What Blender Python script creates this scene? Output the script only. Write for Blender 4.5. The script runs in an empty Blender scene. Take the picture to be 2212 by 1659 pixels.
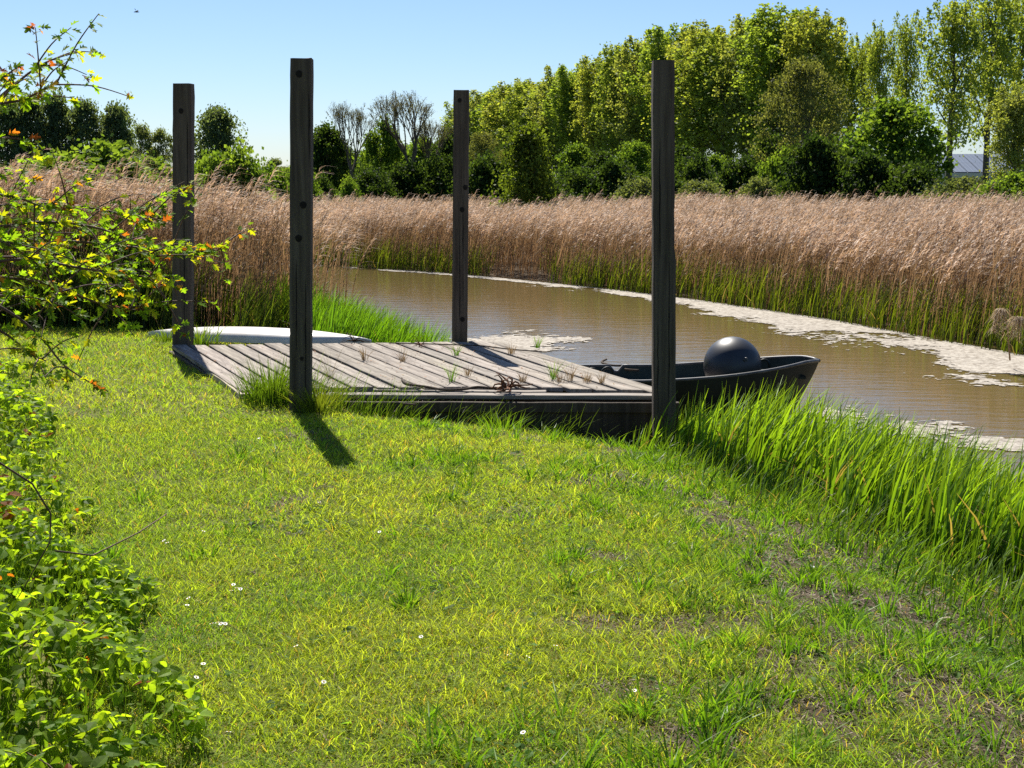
import bpy, math, random
import numpy as np
from mathutils import Vector
R = math.radians
sc = bpy.context.scene
COL = sc.collection

# ------------------------------------------------------------------ camera, sky, sun, exposure
EYE, FPX, CU, CV = 1.6, 3000.0, 1106.0, 829.5          # measured on a 2212 x 1659 copy of the photograph
PITCH = math.atan((CV - 385.0) / FPX)
cd = bpy.data.cameras.new("camera")
cam = bpy.data.objects.new("camera", cd); COL.objects.link(cam)
cam.location = (0, 0, EYE); cam.rotation_euler = (math.pi/2 - PITCH, 0, 0)
cd.sensor_width = 36; cd.lens = 36 * FPX / 2212.0
cd.clip_start = 0.05; cd.clip_end = 6000
sc.camera = cam

SUN_EL, SUN_AZ = R(50.5), R(-13.8)                      # sun ahead, a little to the left
w = bpy.data.worlds.new("World"); sc.world = w; w.use_nodes = True
nt = w.node_tree; bg = nt.nodes["Background"]
sky = nt.nodes.new("ShaderNodeTexSky"); sky.sky_type = 'NISHITA'; sky.sun_disc = False
sky.sun_elevation = SUN_EL; sky.sun_rotation = SUN_AZ
sky.air_density = 0.85; sky.dust_density = 0.4; sky.ozone_density = 7.5
nt.links.new(sky.outputs[0], bg.inputs[0]); bg.inputs[1].default_value = 0.063
sd = bpy.data.lights.new("sun", 'SUN'); sun = bpy.data.objects.new("sun", sd); COL.objects.link(sun)
sd.energy = 5.0; sd.angle = R(0.55); sd.color = (1.0, 0.95, 0.86)
tosun = Vector((math.sin(SUN_AZ)*math.cos(SUN_EL), math.cos(SUN_AZ)*math.cos(SUN_EL), math.sin(SUN_EL)))
sun.rotation_euler = tosun.to_track_quat('Z', 'Y').to_euler()
sun.location = (-6, 20, 30)
sc.view_settings.view_transform = 'Standard'; sc.view_settings.look = 'None'
sc.view_settings.exposure = 0.95; sc.view_settings.gamma = 1
sc.render.engine = 'CYCLES'
sc.cycles.max_bounces = 8; sc.cycles.transparent_max_bounces = 8
sc.cycles.diffuse_bounces = 4; sc.cycles.transmission_bounces = 6; sc.cycles.glossy_bounces = 3
sc.cycles.use_denoising = False
sc.cycles.sample_clamp_indirect = 6

# ------------------------------------------------------------------ measuring helpers
def ray(u, v):
    x = (u-CU)/FPX; y = (CV-v)/FPX
    return Vector((x, math.cos(PITCH)+y*math.sin(PITCH), -math.sin(PITCH)+y*math.cos(PITCH)))
def G(u, v, z=0.0):                 # point of the horizontal plane z seen at (u, v)
    r = ray(u, v); t = (z-EYE)/r.z
    return Vector((r.x*t, r.y*t, z))
def AT(u, v, Y):                    # point at distance Y seen at (u, v)
    r = ray(u, v); t = Y/r.y
    return Vector((r.x*t, Y, EYE + r.z*t))

rs = np.random.RandomState(7)
def rnd(n, a=0., b=1., r=None): return (r or rs).uniform(a, b, n)
def _hash(ix, iy, seed):
    h = (ix.astype(np.int64)*374761393 + iy.astype(np.int64)*668265263 + seed*974634777) & 0xffffffff
    h = ((h ^ (h >> 13)) * 1274126177) & 0xffffffff
    return ((h ^ (h >> 16)) & 0xffffff) / float(0xffffff)
def vn(x, y, s=1.0, seed=0):
    x = np.asarray(x, float)*s; y = np.asarray(y, float)*s
    ix = np.floor(x); iy = np.floor(y); fx = x-ix; fy = y-iy
    fx = fx*fx*(3-2*fx); fy = fy*fy*(3-2*fy)
    a = _hash(ix, iy, seed); b = _hash(ix+1, iy, seed); c = _hash(ix, iy+1, seed); d = _hash(ix+1, iy+1, seed)
    return (a*(1-fx)+b*fx)*(1-fy) + (c*(1-fx)+d*fx)*fy
def fbm(x, y, s=1.0, seed=0, o=4):
    t = 0; a = 1; n = 0
    for k in range(o):
        t = t + a*vn(x, y, s*2**k, seed+k*17); n += a; a *= .5
    return t/n
def sst(a, b, x):
    t = np.clip((x-a)/(b-a), 0, 1); return t*t*(3-2*t)

# ------------------------------------------------------------------ mesh helpers
class MB:
    def __init__(s): s.V=[]; s.F=[]; s.C=[]; s.n=0
    def add(s, v, f, c=(1,1,1)):
        v = np.asarray(v, float).reshape(-1,3); f = np.asarray(f, np.int64).reshape(-1,4)
        c = np.asarray(c, float)
        if c.ndim == 1: c = np.tile(c, (len(v),1))
        s.V.append(v); s.F.append(f+s.n); s.C.append(c); s.n += len(v)
    def mesh(s, name, mat, smooth=False):
        V = np.concatenate(s.V); F = np.concatenate(s.F); C = np.concatenate(s.C)
        me = bpy.data.meshes.new(name)
        me.vertices.add(len(V)); me.vertices.foreach_set('co', V.astype(np.float32).ravel())
        tri = F[:,3] == F[:,2]
        tot = np.where(tri, 3, 4); start = np.concatenate([[0], np.cumsum(tot)[:-1]])
        loops = F.ravel()
        if tri.any():
            keep = np.ones(F.shape, bool); keep[tri,3] = False; loops = F[keep]
        me.loops.add(len(loops)); me.loops.foreach_set('vertex_index', loops.astype(np.int32))
        me.polygons.add(len(F)); me.polygons.foreach_set('loop_start', start.astype(np.int32))
        me.update(calc_edges=True)
        a = me.color_attributes.new('Col', 'FLOAT_COLOR', 'POINT')
        a.data.foreach_set('color', np.concatenate([C, np.ones((len(C),1))], 1).astype(np.float32).ravel())
        me.polygons.foreach_set('use_smooth', np.full(len(F), bool(smooth)))
        me.materials.append(mat)
        return me
    def build(s, name, mat, parent=None, smooth=False, loc=None):
        o = bpy.data.objects.new(name, s.mesh(name, mat, smooth)); COL.objects.link(o)
        if parent is not None: o.parent = parent
        if loc is not None: o.location = loc
        return o
def tag(o, label=None, cat=None, group=None, kind=None):
    if label: o['label'] = label
    if cat: o['category'] = cat
    if group: o['group'] = group
    if kind: o['kind'] = kind
    return o
def empty(name, loc, rz=0, **k):
    o = bpy.data.objects.new(name, None); COL.objects.link(o); o.location = loc; o.rotation_euler.z = rz
    o.empty_display_size = .2
    return tag(o, **k)

def blades(mb, P, H, W, yaw, ldir, lean, col, S=2, tip=.12, dz=0., col2=None):
    """curved grass blades: P (N,3) roots, H height, W width, yaw of the face, ldir/lean the way and amount it bends"""
    N = len(P); t = np.linspace(0, 1, S+1)
    H = np.broadcast_to(H, N); W = np.broadcast_to(W, N); lean = np.broadcast_to(lean, N)
    ax = np.stack([np.cos(yaw), np.sin(yaw), np.zeros(N)], 1)
    ld = np.stack([np.cos(ldir), np.sin(ldir), np.zeros(N)], 1)
    V = np.zeros((N, S+1, 2, 3)); C = np.zeros((N, S+1, 2, 3))
    col = np.broadcast_to(col, (N,3)); col2 = col if col2 is None else np.broadcast_to(col2, (N,3))
    for k, tt in enumerate(t):
        z = H*(tt - dz*np.minimum(lean,2)*tt*tt*.35)
        c = P + ld*(lean*H*tt**1.8)[:,None] + np.stack([0*z,0*z,z],1)
        wd = W*(.5*(1-tt**2*(1-tip)))
        if k == 0: wd = wd*.7
        V[:,k,0] = c - ax*wd[:,None]; V[:,k,1] = c + ax*wd[:,None]
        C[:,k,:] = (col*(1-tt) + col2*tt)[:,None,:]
    b = np.arange(N)[:,None]*(2*(S+1)) + np.arange(S)[None,:]*2
    F = np.stack([b, b+1, b+3, b+2], -1).reshape(-1,4)
    mb.add(V.reshape(-1,3), F, C.reshape(-1,3))

def rotmats(yaw, pitch, roll):
    cy,sy,cp,sp,cr,sr = np.cos(yaw),np.sin(yaw),np.cos(pitch),np.sin(pitch),np.cos(roll),np.sin(roll)
    Z = np.stack([np.stack([cy,-sy,0*cy],-1),np.stack([sy,cy,0*cy],-1),np.stack([0*cy,0*cy,1+0*cy],-1)],1)
    X = np.stack([np.stack([1+0*cp,0*cp,0*cp],-1),np.stack([0*cp,cp,-sp],-1),np.stack([0*cp,sp,cp],-1)],1)
    Y = np.stack([np.stack([cr,0*cr,sr],-1),np.stack([0*cr,1+0*cr,0*cr],-1),np.stack([-sr,0*cr,cr],-1)],1)
    return Z @ X @ Y
def scatter(mb, tv, tf, P, M, S, col):
    N = len(P); k = len(tv)
    V = np.einsum('nij,kj->nki', M, tv)*np.broadcast_to(S, N)[:,None,None] + P[:,None,:]
    F = (np.arange(N)[:,None,None]*k + tf[None]).reshape(-1,4)
    mb.add(V.reshape(-1,3), F, np.repeat(np.broadcast_to(col,(N,3)), k, axis=0))
def half_leaf(q, fold=.25, curl=.15):
    V=[];F=[]
    for sgn in (1,-1):
        for quad in q:
            b=len(V)
            for (x,y) in quad: V.append((sgn*x, y, fold*abs(x)-curl*y*y))
            F.append((b,b+1,b+2,b+3))
    return np.array(V,float), np.array(F)
LOBED = half_leaf([((0,0),(.07,.12),(.42,.40),(0,.36)),((0,.36),(.16,.44),(.40,.80),(0,.66)),((0,.66),(.15,.72),(.10,.97),(0,1.))])
OVATE = half_leaf([((0,0),(.22,.10),(.36,.30),(0,.30)),((0,.30),(.36,.32),(.33,.58),(0,.58)),((0,.58),(.31,.60),(.19,.82),(0,.82)),((0,.82),(.17,.84),(.02,1.),(0,1.))], .3, .2)
PLAIN = (np.array([(-.5,-.5,0),(.5,-.35,.1),(.45,.5,0),(-.4,.45,.12)]), np.array([(0,1,2,3)]))

def tube(mb, pts, rad, n=6, col=(1,1,1), cap=True):
    pts = [Vector(p) for p in pts]; V=[]; F=[]
    up = Vector((0,0,1)); prev=None
    for i,p in enumerate(pts):
        d = (pts[min(i+1,len(pts)-1)]-pts[max(i-1,0)])
        d = d.normalized() if d.length>1e-9 else Vector((0,0,1))
        if prev is None:
            a = d.cross(up if abs(d.z)<.9 else Vector((1,0,0))).normalized()
        else:
            a = (prev - d*prev.dot(d)); a = a.normalized() if a.length>1e-6 else d.orthogonal().normalized()
        prev = a; b = d.cross(a); r = rad[i] if hasattr(rad,'__len__') else rad
        for k in range(n):
            th = 2*math.pi*k/n; V.append(tuple(p + a*(math.cos(th)*r) + b*(math.sin(th)*r)))
    for i in range(len(pts)-1):
        for k in range(n):
            k2=(k+1)%n; F.append((i*n+k,i*n+k2,(i+1)*n+k2,(i+1)*n+k))
    if cap:
        for e,i in ((0,0),(1,len(pts)-1)):
            c=len(V); V.append(tuple(pts[i]))
            for k in range(n):
                k2=(k+1)%n
                F.append((i*n+k2,i*n+k,c,c) if e==0 else (i*n+k,i*n+k2,c,c))
    mb.add(V, F, col)
def hexa(mb, c8, col=(1,1,1)):      # 8 corners: bottom 4 ccw, top 4 ccw
    mb.add([tuple(c) for c in c8], [(3,2,1,0),(4,5,6,7),(0,1,5,4),(1,2,6,5),(2,3,7,6),(3,0,4,7)], col)
def box(mb, c, s, col=(1,1,1), rz=0):
    x,y,z = s[0]/2,s[1]/2,s[2]/2; ca,sa=math.cos(rz),math.sin(rz)
    f=lambda a,b,d:(c[0]+a*ca-b*sa, c[1]+a*sa+b*ca, c[2]+d)
    hexa(mb,[f(-x,-y,-z),f(x,-y,-z),f(x,y,-z),f(-x,y,-z),f(-x,-y,z),f(x,-y,z),f(x,y,z),f(-x,y,z)],col)
def bevel(o, wd=.006, seg=2):
    m=o.modifiers.new('bevel','BEVEL'); m.width=wd; m.segments=seg; m.limit_method='ANGLE'; m.angle_limit=R(40); return o

# ------------------------------------------------------------------ materials
def mat(name):
    m = bpy.data.materials.new(name); m.use_nodes = True; n = m.node_tree
    return m, n, n.nodes["Principled BSDF"]
def N_(n, t, **k):
    x = n.nodes.new(t)
    for a,b in k.items(): setattr(x,a,b)
    return x
def leafmat(name, tr=.45, rough=.45, spec=.35, tcol=(1.25,1.15,.35)):
    m,n,p = mat(name); a = N_(n,'ShaderNodeAttribute',attribute_name='Col')
    n.links.new(a.outputs['Color'], p.inputs['Base Color'])
    p.inputs['Roughness'].default_value=rough; p.inputs['Specular IOR Level'].default_value=spec
    t = N_(n,'ShaderNodeBsdfTranslucent'); mx = N_(n,'ShaderNodeMixShader'); mx.inputs[0].default_value=tr
    vm = N_(n,'ShaderNodeVectorMath',operation='MULTIPLY'); vm.inputs[1].default_value=tcol
    n.links.new(a.outputs['Color'], vm.inputs[0]); n.links.new(vm.outputs[0], t.inputs['Color'])
    n.links.new(p.outputs[0], mx.inputs[1]); n.links.new(t.outputs[0], mx.inputs[2])
    n.links.new(mx.outputs[0], n.nodes['Material Output'].inputs[0]); return m
def noisemat(name, c1, c2, scale=(5,5,5), rough=.8, detail=8, bump=.3, dist=.02, attr=False, lo=.35, hi=.65, metal=0, spec=.3):
    m,n,p = mat(name); tc=N_(n,'ShaderNodeTexCoord'); mp=N_(n,'ShaderNodeMapping'); mp.inputs['Scale'].default_value=scale
    n.links.new(tc.outputs['Object'], mp.inputs[0]); nz=N_(n,'ShaderNodeTexNoise'); nz.inputs['Scale'].default_value=1
    nz.inputs['Detail'].default_value=detail; nz.inputs['Roughness'].default_value=.65
    n.links.new(mp.outputs[0], nz.inputs['Vector']); cr=N_(n,'ShaderNodeValToRGB')
    cr.color_ramp.elements[0].position=lo; cr.color_ramp.elements[1].position=hi
    cr.color_ramp.elements[0].color=(*c1,1); cr.color_ramp.elements[1].color=(*c2,1)
    n.links.new(nz.outputs[0], cr.inputs[0]); out=cr.outputs[0]
    if attr:
        a=N_(n,'ShaderNodeAttribute',attribute_name='Col'); vm=N_(n,'ShaderNodeVectorMath',operation='MULTIPLY')
        n.links.new(out,vm.inputs[0]); n.links.new(a.outputs['Color'],vm.inputs[1]); out=vm.outputs[0]
    n.links.new(out,p.inputs['Base Color']); p.inputs['Roughness'].default_value=rough
    p.inputs['Metallic'].default_value=metal; p.inputs['Specular IOR Level'].default_value=spec
    b=N_(n,'ShaderNodeBump'); b.inputs['Strength'].default_value=bump; b.inputs['Distance'].default_value=dist
    n.links.new(nz.outputs[0],b.inputs['Height']); n.links.new(b.outputs[0],p.inputs['Normal']); return m

M_grass = leafmat('lawn_blades', .6, .6, .08, (1.9,1.7,.4))
M_tall  = leafmat('tall_grass_blades', .55, .45, .3, (1.5,1.35,.4))
M_dry   = leafmat('dry_straw', .3, .6, .2, (1.1,1.,.8))
M_leaf  = leafmat('shrub_leaf', .6, .55, .12, (2.1,1.9,.4))
M_tree  = leafmat('tree_leaf', .55, .6, .12, (1.6,1.45,.5))
M_reed  = leafmat('dry_reed', .38, .6, .2, (1.15,1.,.8))
M_bark  = noisemat('bark', (.05,.04,.03),(.14,.115,.09),(6,6,1.5), .9, bump=.6)
M_twig  = noisemat('twig_bark', (.06,.035,.02),(.16,.09,.06),(40,40,20), .7, bump=.3)
M_post  = noisemat('weathered_post_wood', (.05,.036,.025),(.17,.135,.10),(26,26,1.3), .85, 12, .8, .012, attr=True, lo=.3, hi=.72)
M_deck  = noisemat('grey_deck_wood', (.08,.064,.052),(.33,.292,.25),(2.2,34,34), .85, 14, .8, .008, attr=True, lo=.30, hi=.66)
M_beam  = noisemat('pale_beam', (.30,.25,.18),(.50,.43,.33),(5,25,25), .85, 8, .4, .006)
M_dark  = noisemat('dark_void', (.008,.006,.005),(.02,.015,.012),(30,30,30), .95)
M_hull  = noisemat('dark_hull_paint', (.010,.014,.012),(.022,.028,.024),(5,5,5), .5, 6, .08, .004, spec=.2)
M_hullin= noisemat('green_hull_inside', (.008,.018,.015),(.02,.038,.032),(6,6,6), .5, 6, .1, .004)
M_rim   = noisemat('worn_rim', (.03,.033,.033),(.10,.10,.10),(12,12,12), .45, 6, .1, .003, spec=.5)
M_buoy  = noisemat('black_buoy', (.008,.009,.012),(.024,.026,.032),(4,4,9), .45, 8, .15, .004, spec=.6)
M_white = noisemat('white_gelcoat', (.50,.47,.43),(.68,.65,.60),(3,3,3), .35, 8, .05, .004, spec=.5)
M_rope  = noisemat('old_rope', (.03,.022,.016),(.09,.065,.045),(90,90,90), .9, 4, .6, .003)
M_rust  = noisemat('reddish_root', (.06,.025,.012),(.22,.10,.05),(30,30,30), .85, 6, .5, .004)
M_metal = noisemat('grey_metal', (.25,.25,.26),(.45,.45,.46),(30,30,30), .4, 4, .1, .002, metal=.9)
M_petal = noisemat('daisy_petal', (.72,.72,.70),(.85,.85,.83),(50,50,50), .6, 2, 0)
M_foam  = noisemat('floating_fluff', (.12,.095,.07),(.40,.365,.31),(16,16,9), .95, 10, .5, .01, lo=.3, hi=.6)
M_wall  = noisemat('pale_wall', (.5,.48,.44),(.62,.6,.56),(2,2,2), .8, 4, .05)
M_roof  = noisemat('roof_sheet', (.10,.11,.12),(.16,.17,.18),(2,2,2), .5, 4, .05)
# solar panel: cells
M_panel,n_,p_ = mat('solar_cells')
br=N_(n_,'ShaderNodeTexBrick'); br.offset=0; br.inputs['Scale'].default_value=1; br.inputs['Brick Width'].default_value=.33; br.inputs['Row Height'].default_value=.33
br.inputs['Mortar Size'].default_value=.012; br.inputs['Color1'].default_value=(.045,.07,.12,1); br.inputs['Color2'].default_value=(.05,.08,.14,1); br.inputs['Mortar'].default_value=(.16,.19,.25,1)
tc=N_(n_,'ShaderNodeTexCoord'); n_.links.new(tc.outputs['Object'],br.inputs['Vector']); n_.links.new(br.outputs[0],p_.inputs['Base Color']); p_.inputs['Roughness'].default_value=.5
# water
M_water,n_,p_ = mat('muddy_water')
p_.inputs['Base Color'].default_value=(.125,.092,.036,1); p_.inputs['Roughness'].default_value=.06; p_.inputs['IOR'].default_value=1.33
tc=N_(n_,'ShaderNodeTexCoord'); mp=N_(n_,'ShaderNodeMapping'); mp.inputs['Scale'].default_value=(1.6,5.5,1)
nz=N_(n_,'ShaderNodeTexNoise'); nz.inputs['Scale'].default_value=1.4; nz.inputs['Detail'].default_value=5; nz.inputs['Roughness'].default_value=.55
n_.links.new(tc.outputs['Object'],mp.inputs[0]); n_.links.new(mp.outputs[0],nz.inputs['Vector'])
b=N_(n_,'ShaderNodeBump'); b.inputs['Strength'].default_value=.20; b.inputs['Distance'].default_value=.03
n_.links.new(nz.outputs[0],b.inputs['Height']); n_.links.new(b.outputs[0],p_.inputs['Normal'])
# ground
M_ground,n_,p_ = mat('ground_soil')
a=N_(n_,'ShaderNodeAttribute',attribute_name='Col'); tc=N_(n_,'ShaderNodeTexCoord')
nz=N_(n_,'ShaderNodeTexNoise'); nz.inputs['Scale'].default_value=22; nz.inputs['Detail'].default_value=12; nz.inputs['Roughness'].default_value=.75
nz2=N_(n_,'ShaderNodeTexNoise'); nz2.inputs['Scale'].default_value=2.2; nz2.inputs['Detail'].default_value=6
n_.links.new(tc.outputs['Object'],nz.inputs['Vector']); n_.links.new(tc.outputs['Object'],nz2.inputs['Vector'])
cr=N_(n_,'ShaderNodeValToRGB'); cr.color_ramp.elements[0].position=.3; cr.color_ramp.elements[1].position=.7
cr.color_ramp.elements[0].color=(.35,.35,.35,1); cr.color_ramp.elements[1].color=(1.5,1.45,1.35,1)
n_.links.new(nz.outputs[0],cr.inputs[0])
v1=N_(n_,'ShaderNodeVectorMath',operation='MULTIPLY'); n_.links.new(cr.outputs[0],v1.inputs[0]); n_.links.new(a.outputs['Color'],v1.inputs[1])
n_.links.new(v1.outputs[0],p_.inputs['Base Color']); p_.inputs['Roughness'].default_value=.95; p_.inputs['Specular IOR Level'].default_value=.15
b=N_(n_,'ShaderNodeBump'); b.inputs['Strength'].default_value=.9; b.inputs['Distance'].default_value=.02
n_.links.new(nz.outputs[0],b.inputs['Height']); n_.links.new(b.outputs[0],p_.inputs['Normal'])

# ------------------------------------------------------------------ river plan and terrain
NEAR=[(7,-6),(4.6,0),(3.6,4),(3.25,6.4),(2.35,9.0),(1.75,10.3),(1.0,11.2),(.2,12.2),(-.6,13.3),(-1.2,15),(-2.3,17.5),(-3.1,21),(-5.5,24),(-10,27),(-18,31),(-40,36),(-120,45)]
FAR=[(-120,58),(-30,47),(-16,40.5),(-9,37),(-4.7,34),(-1.1,30.7),(1.7,26.8),(3.2,24.2),(4.8,20.7),(6.1,16.6),(7.4,12.5),(9,7),(12,0),(15,-6)]
def pdist(x, y, L):
    best = np.full(np.shape(x), 1e9)
    for (ax,ay),(bx,by) in zip(L[:-1],L[1:]):
        dx,dy=bx-ax,by-ay; t=np.clip(((x-ax)*dx+(y-ay)*dy)/(dx*dx+dy*dy),0,1)
        best=np.minimum(best,np.hypot(x-ax-t*dx,y-ay-t*dy))
    return best
RP = NEAR+FAR
def in_river(x, y):
    c = np.zeros(np.shape(x), bool); n=len(RP)
    for i in range(n):
        (ax,ay),(bx,by)=RP[i],RP[(i+1)%n]
        if ay==by: continue
        c ^= ((ay>y)!=(by>y)) & (x < (bx-ax)*(y-ay)/(by-ay)+ax)
    return c
WATER_Z=-.5
def side(x, y):
    """dn, df: distance to near and far bank; r: inside the river; n: on the near side"""
    x=np.asarray(x,float); y=np.asarray(y,float)
    dn=pdist(x,y,NEAR); df=pdist(x,y,FAR); r=in_river(x,y); return dn,df,r,(dn<df)&~r
def gz(x, y):
    dn,df,r,n=side(x,y)
    z = np.where(n, -.52+.12*sst(0,.6,dn)+.40*sst(-1.0,3.0,dn)**1.5, -.52+.14*sst(0,1.2,df)-.05*sst(3,12,df)+.2*sst(40,60,df))
    z = z-.13*np.exp(-((y-9.85)/.42)**2)*sst(-1.5,-.8,x)*sst(1.9,.9,x)*n
    z = np.where(r, -.52-.6*sst(0,1.0,np.minimum(dn,df)), z)
    return z + .025*(fbm(x,y,.7,3)-.5)*np.where(r,0,1)
BARE=[(G(1400,1000,-.28),.45,.22),(G(1700,1390,-.1),.35,.16),(G(2050,1520,-.15),.42,.2),(G(1980,1390,-.2),.5,.16),(G(1330,1225,-.05),.16,.10),(G(2120,1620,-.1),.3,.2),(G(1500,1590,0),.2,.14),(G(1380,1090,-.2),.3,.15),(G(1800,1600,-.1),.25,.12)]
def bare(x, y):
    b=np.zeros(np.shape(x))
    for c,rx,ry in BARE:
        b=np.maximum(b,1-sst(.1,1.7,np.hypot((x-c.x)/rx,(y-c.y)/ry)+ (fbm(x,y,7,5)-.5)*2.4))
    b=np.maximum(b, .9*sst(.56,.72,fbm(x,y,3.1,9)+.15*sst(-.2,1.5,x)*sst(10.2,8,y)-.10*sst(1.0,-.6,x)-.02))
    b=np.maximum(b,.8*sst(1.6,.5,np.hypot((x-.65)/1.1,(y-9.15)/.55))*sst(.3,.6,fbm(x,y,6,19)))
    f=sst(-.1,.8,x-.20*(y-4))*sst(9.0,7.6,y)
    b=np.maximum(b,f*np.clip(.12+.95*sst(.36,.62,fbm(x,y,2.6,57)),0,.97))
    return b
xs=np.unique(np.concatenate([np.linspace(-8,11,190),np.linspace(-30,30,120),np.linspace(-150,150,60),[-2500,-1200,-600,-300,300,600,1200,2500]]))
ys=np.unique(np.concatenate([np.linspace(-3,20,210),np.linspace(20,50,120),np.linspace(50,300,50),[-600,-200,-60,-15,500,900,1600,3000]]))
X,Y=np.meshgrid(xs,ys); Z=gz(X,Y)
dn,df,r,n=side(X,Y)
lawnc=np.array((.14,.15,.04)); soil=np.array((.085,.062,.045)); reedg=np.array((.10,.072,.045)); field=np.array((.07,.10,.03)); bed=np.array((.07,.05,.03))
C=np.where(n[...,None],lawnc,reedg)
bb=np.where(n,bare(X,Y),0)[...,None]; C=C*(1-bb)+soil*bb
lf=(sst(15,16.5,Y-.0*X)*n)[...,None]; C=C*(1-lf)+reedg*lf
ff=sst(44,60,Y)[...,None]; C=C*(1-ff)+field*ff
C=np.where(r[...,None],bed,C)
C=C*(.75+.5*fbm(X,Y,1.3,21))[...,None]
mb=MB(); nx=len(xs); ny=len(ys)
i=(np.arange(ny-1)[:,None]*nx+np.arange(nx-1)[None]).ravel()
mb.add(np.stack([X,Y,Z],-1).reshape(-1,3), np.stack([i,i+1,i+1+nx,i+nx],1), C.reshape(-1,3))
tag(mb.build('ground',M_ground,smooth=True),kind='structure')
mb=MB(); xw=np.linspace(-125,20,60); yw=np.linspace(-6,60,30); X,Y=np.meshgrid(xw,yw); i=(np.arange(29)[:,None]*60+np.arange(59)[None]).ravel()
mb.add(np.stack([X,Y,0*X+WATER_Z],-1).reshape(-1,3), np.stack([i,i+1,i+61,i+60],1))
tag(mb.build('river_water',M_water),kind='structure')

# floating pale fluff along the far bank and by the dock
cell=.022
X,Y=np.meshgrid(np.arange(-7,9,cell),np.arange(5,38,cell)); X=X.ravel(); Y=Y.ravel()
dn,df,r,n=side(X,Y); nzv=fbm(X*.6,Y*1.1,1.6,31,5)*.45+.3*fbm(X,Y,7,33,3)+.25*vn(X*.8,Y,22,35)
wid=.5+1.9*sst(28,15,Y)
th=1-sst(wid*.35,wid*1.25,df)
gap=sst(.36,.46,fbm(X*.5,Y*.5,.9,77,2))
def blob(u,v,rx,ry):
    c=G(u,v,WATER_Z); return np.clip(1.25-np.hypot((X-c.x)/rx,(Y-c.y)/ry),0,1)
dens=np.maximum(th*(.45+.55*gap)*1.05, np.maximum.reduce([blob(1120,738,1.0,1.5)*.86, blob(1230,735,.45,.8)*.66, blob(1820,905,.55,.9)*.75, blob(2000,925,.8,.7)*.7, blob(2150,960,.6,.6)*.8, blob(1700,640,1.2,1.2)*.55,blob(1230,618,1.2,2)*.62,blob(1950,700,1.2,1.2)*.5]))  # near-bank blobs at right: foam whose pale colour also stands in for sky reflection
core=sst(wid*.75,wid*.2,df)*(.55+.45*gap)*sst(31,26,Y)
keep=r&((nzv+dens*.62>.86)|(nzv+core*.62>.76))&(dens>.02)
k=np.where(keep)[0]; c=cell/2*1.02; px,py=X[k],Y[k]
V=np.stack([np.stack([px-c,py-c],1),np.stack([px+c,py-c],1),np.stack([px+c,py+c],1),np.stack([px-c,py+c],1)],1)
V=V+ (np.stack([vn(V[...,0],V[...,1],40,1),vn(V[...,0],V[...,1],40,2)],-1)-.5)*cell*.9
V=np.concatenate([V,np.full(V.shape[:2]+(1,),WATER_Z+.004)],-1); V[...,2]+=.006*vn(V[...,0],V[...,1],25,8)
mb=MB(); mb.add(V.reshape(-1,3),np.arange(len(k)*4).reshape(-1,4))
tag(mb.build('floating_foam',M_foam),label='pale scum of foam and fluff floating along the far bank',cat='foam',kind='stuff')

# ------------------------------------------------------------------ lawn
def sample(n, x0,x1,y0,y1): return rnd(n,x0,x1), rnd(n,y0,y1)
def inview(x, y, m=.9): return (np.abs(x) < .385*y+m)
BR=[(-.85,1.0),(-.85,3.4),(-1.12,4.4),(-1.62,5.3),(-2.08,6.2),(-2.9,8.6),(-3.9,10.5),(-4.6,13.2),(-7,15.5)]     # edge of the bramble bank
def bramble_in(x, y):
    xb=np.interp(y,[p[1] for p in BR],[p[0] for p in BR]); return xb-x      # >0 inside
dockc=[G(365,745,.05),G(1090,737,.05),G(1470,850,.05),G(523,850,.05)]
def in_quad(x,y,q):
    ok=np.ones(np.shape(x),bool)
    for i in range(4):
        a,b=q[i],q[(i+1)%4]; ok&=((b.x-a.x)*(y-a.y)-(b.y-a.y)*(x-a.x))<0
    return ok
mb=MB()
def lawn(n,x0,x1,y0,y1,hs,ws,seed):
    x,y=sample(n,x0,x1,y0,y1); k=inview(x,y)&(bramble_in(x,y)<.35); x=x[k];y=y[k]
    dn,df,r,nn=side(x,y); b=bare(x,y); k=nn&(rnd(len(x))>b*.93)&(dn>.25)&~((y>9.72)&(x>-1.25)&(rnd(len(x))<.75)&(y<11))&~in_quad(x,y,dockc); x,y,dn,b=x[k],y[k],dn[k],b[k]
    N=len(x); z=gz(x,y)-.004
    big=fbm(x,y,1.7,41); fine=fbm(x,y,6,43,3)
    rightness=sst(-.2,2.0,x)*sst(9.5,5,y)
    h=hs*(.5+1.3*rnd(N)**2.2)*(.55+1.0*fine+.5*big)*(1+.9*rightness*sst(.45,.6,big))
    yel=np.clip(.5+1.3*(big-.5)+.5*(rnd(N)-.5)-.35*rightness+.06,0,1)[:,None]
    col=(1-yel)*np.array((.125,.245,.036))+yel*np.array((.265,.335,.060))
    col=col*(.65+.7*rnd(N))[:,None]
    dr=rnd(N)<.07; col[dr]=np.array((.30,.23,.10))*(.6+.8*rnd(dr.sum()))[:,None]
    blades(mb,np.stack([x,y,z],1),h,ws*(.7+.6*rnd(N)),rnd(N,0,6.28),rnd(N,0,6.28),rnd(N,.3,1.6),col,2,.15,1.)
lawn(330000,-3,3.4,3.2,6.2,.029,.0042,1)
lawn(190000,-4.5,4,6.2,9.2,.034,.0055,2)
lawn(150000,-7,3,9.2,16,.036,.0080,3)
tag(mb.build('lawn_grass',M_grass),label='short bright green lawn grass on the bank',cat='grass',kind='stuff')

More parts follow.
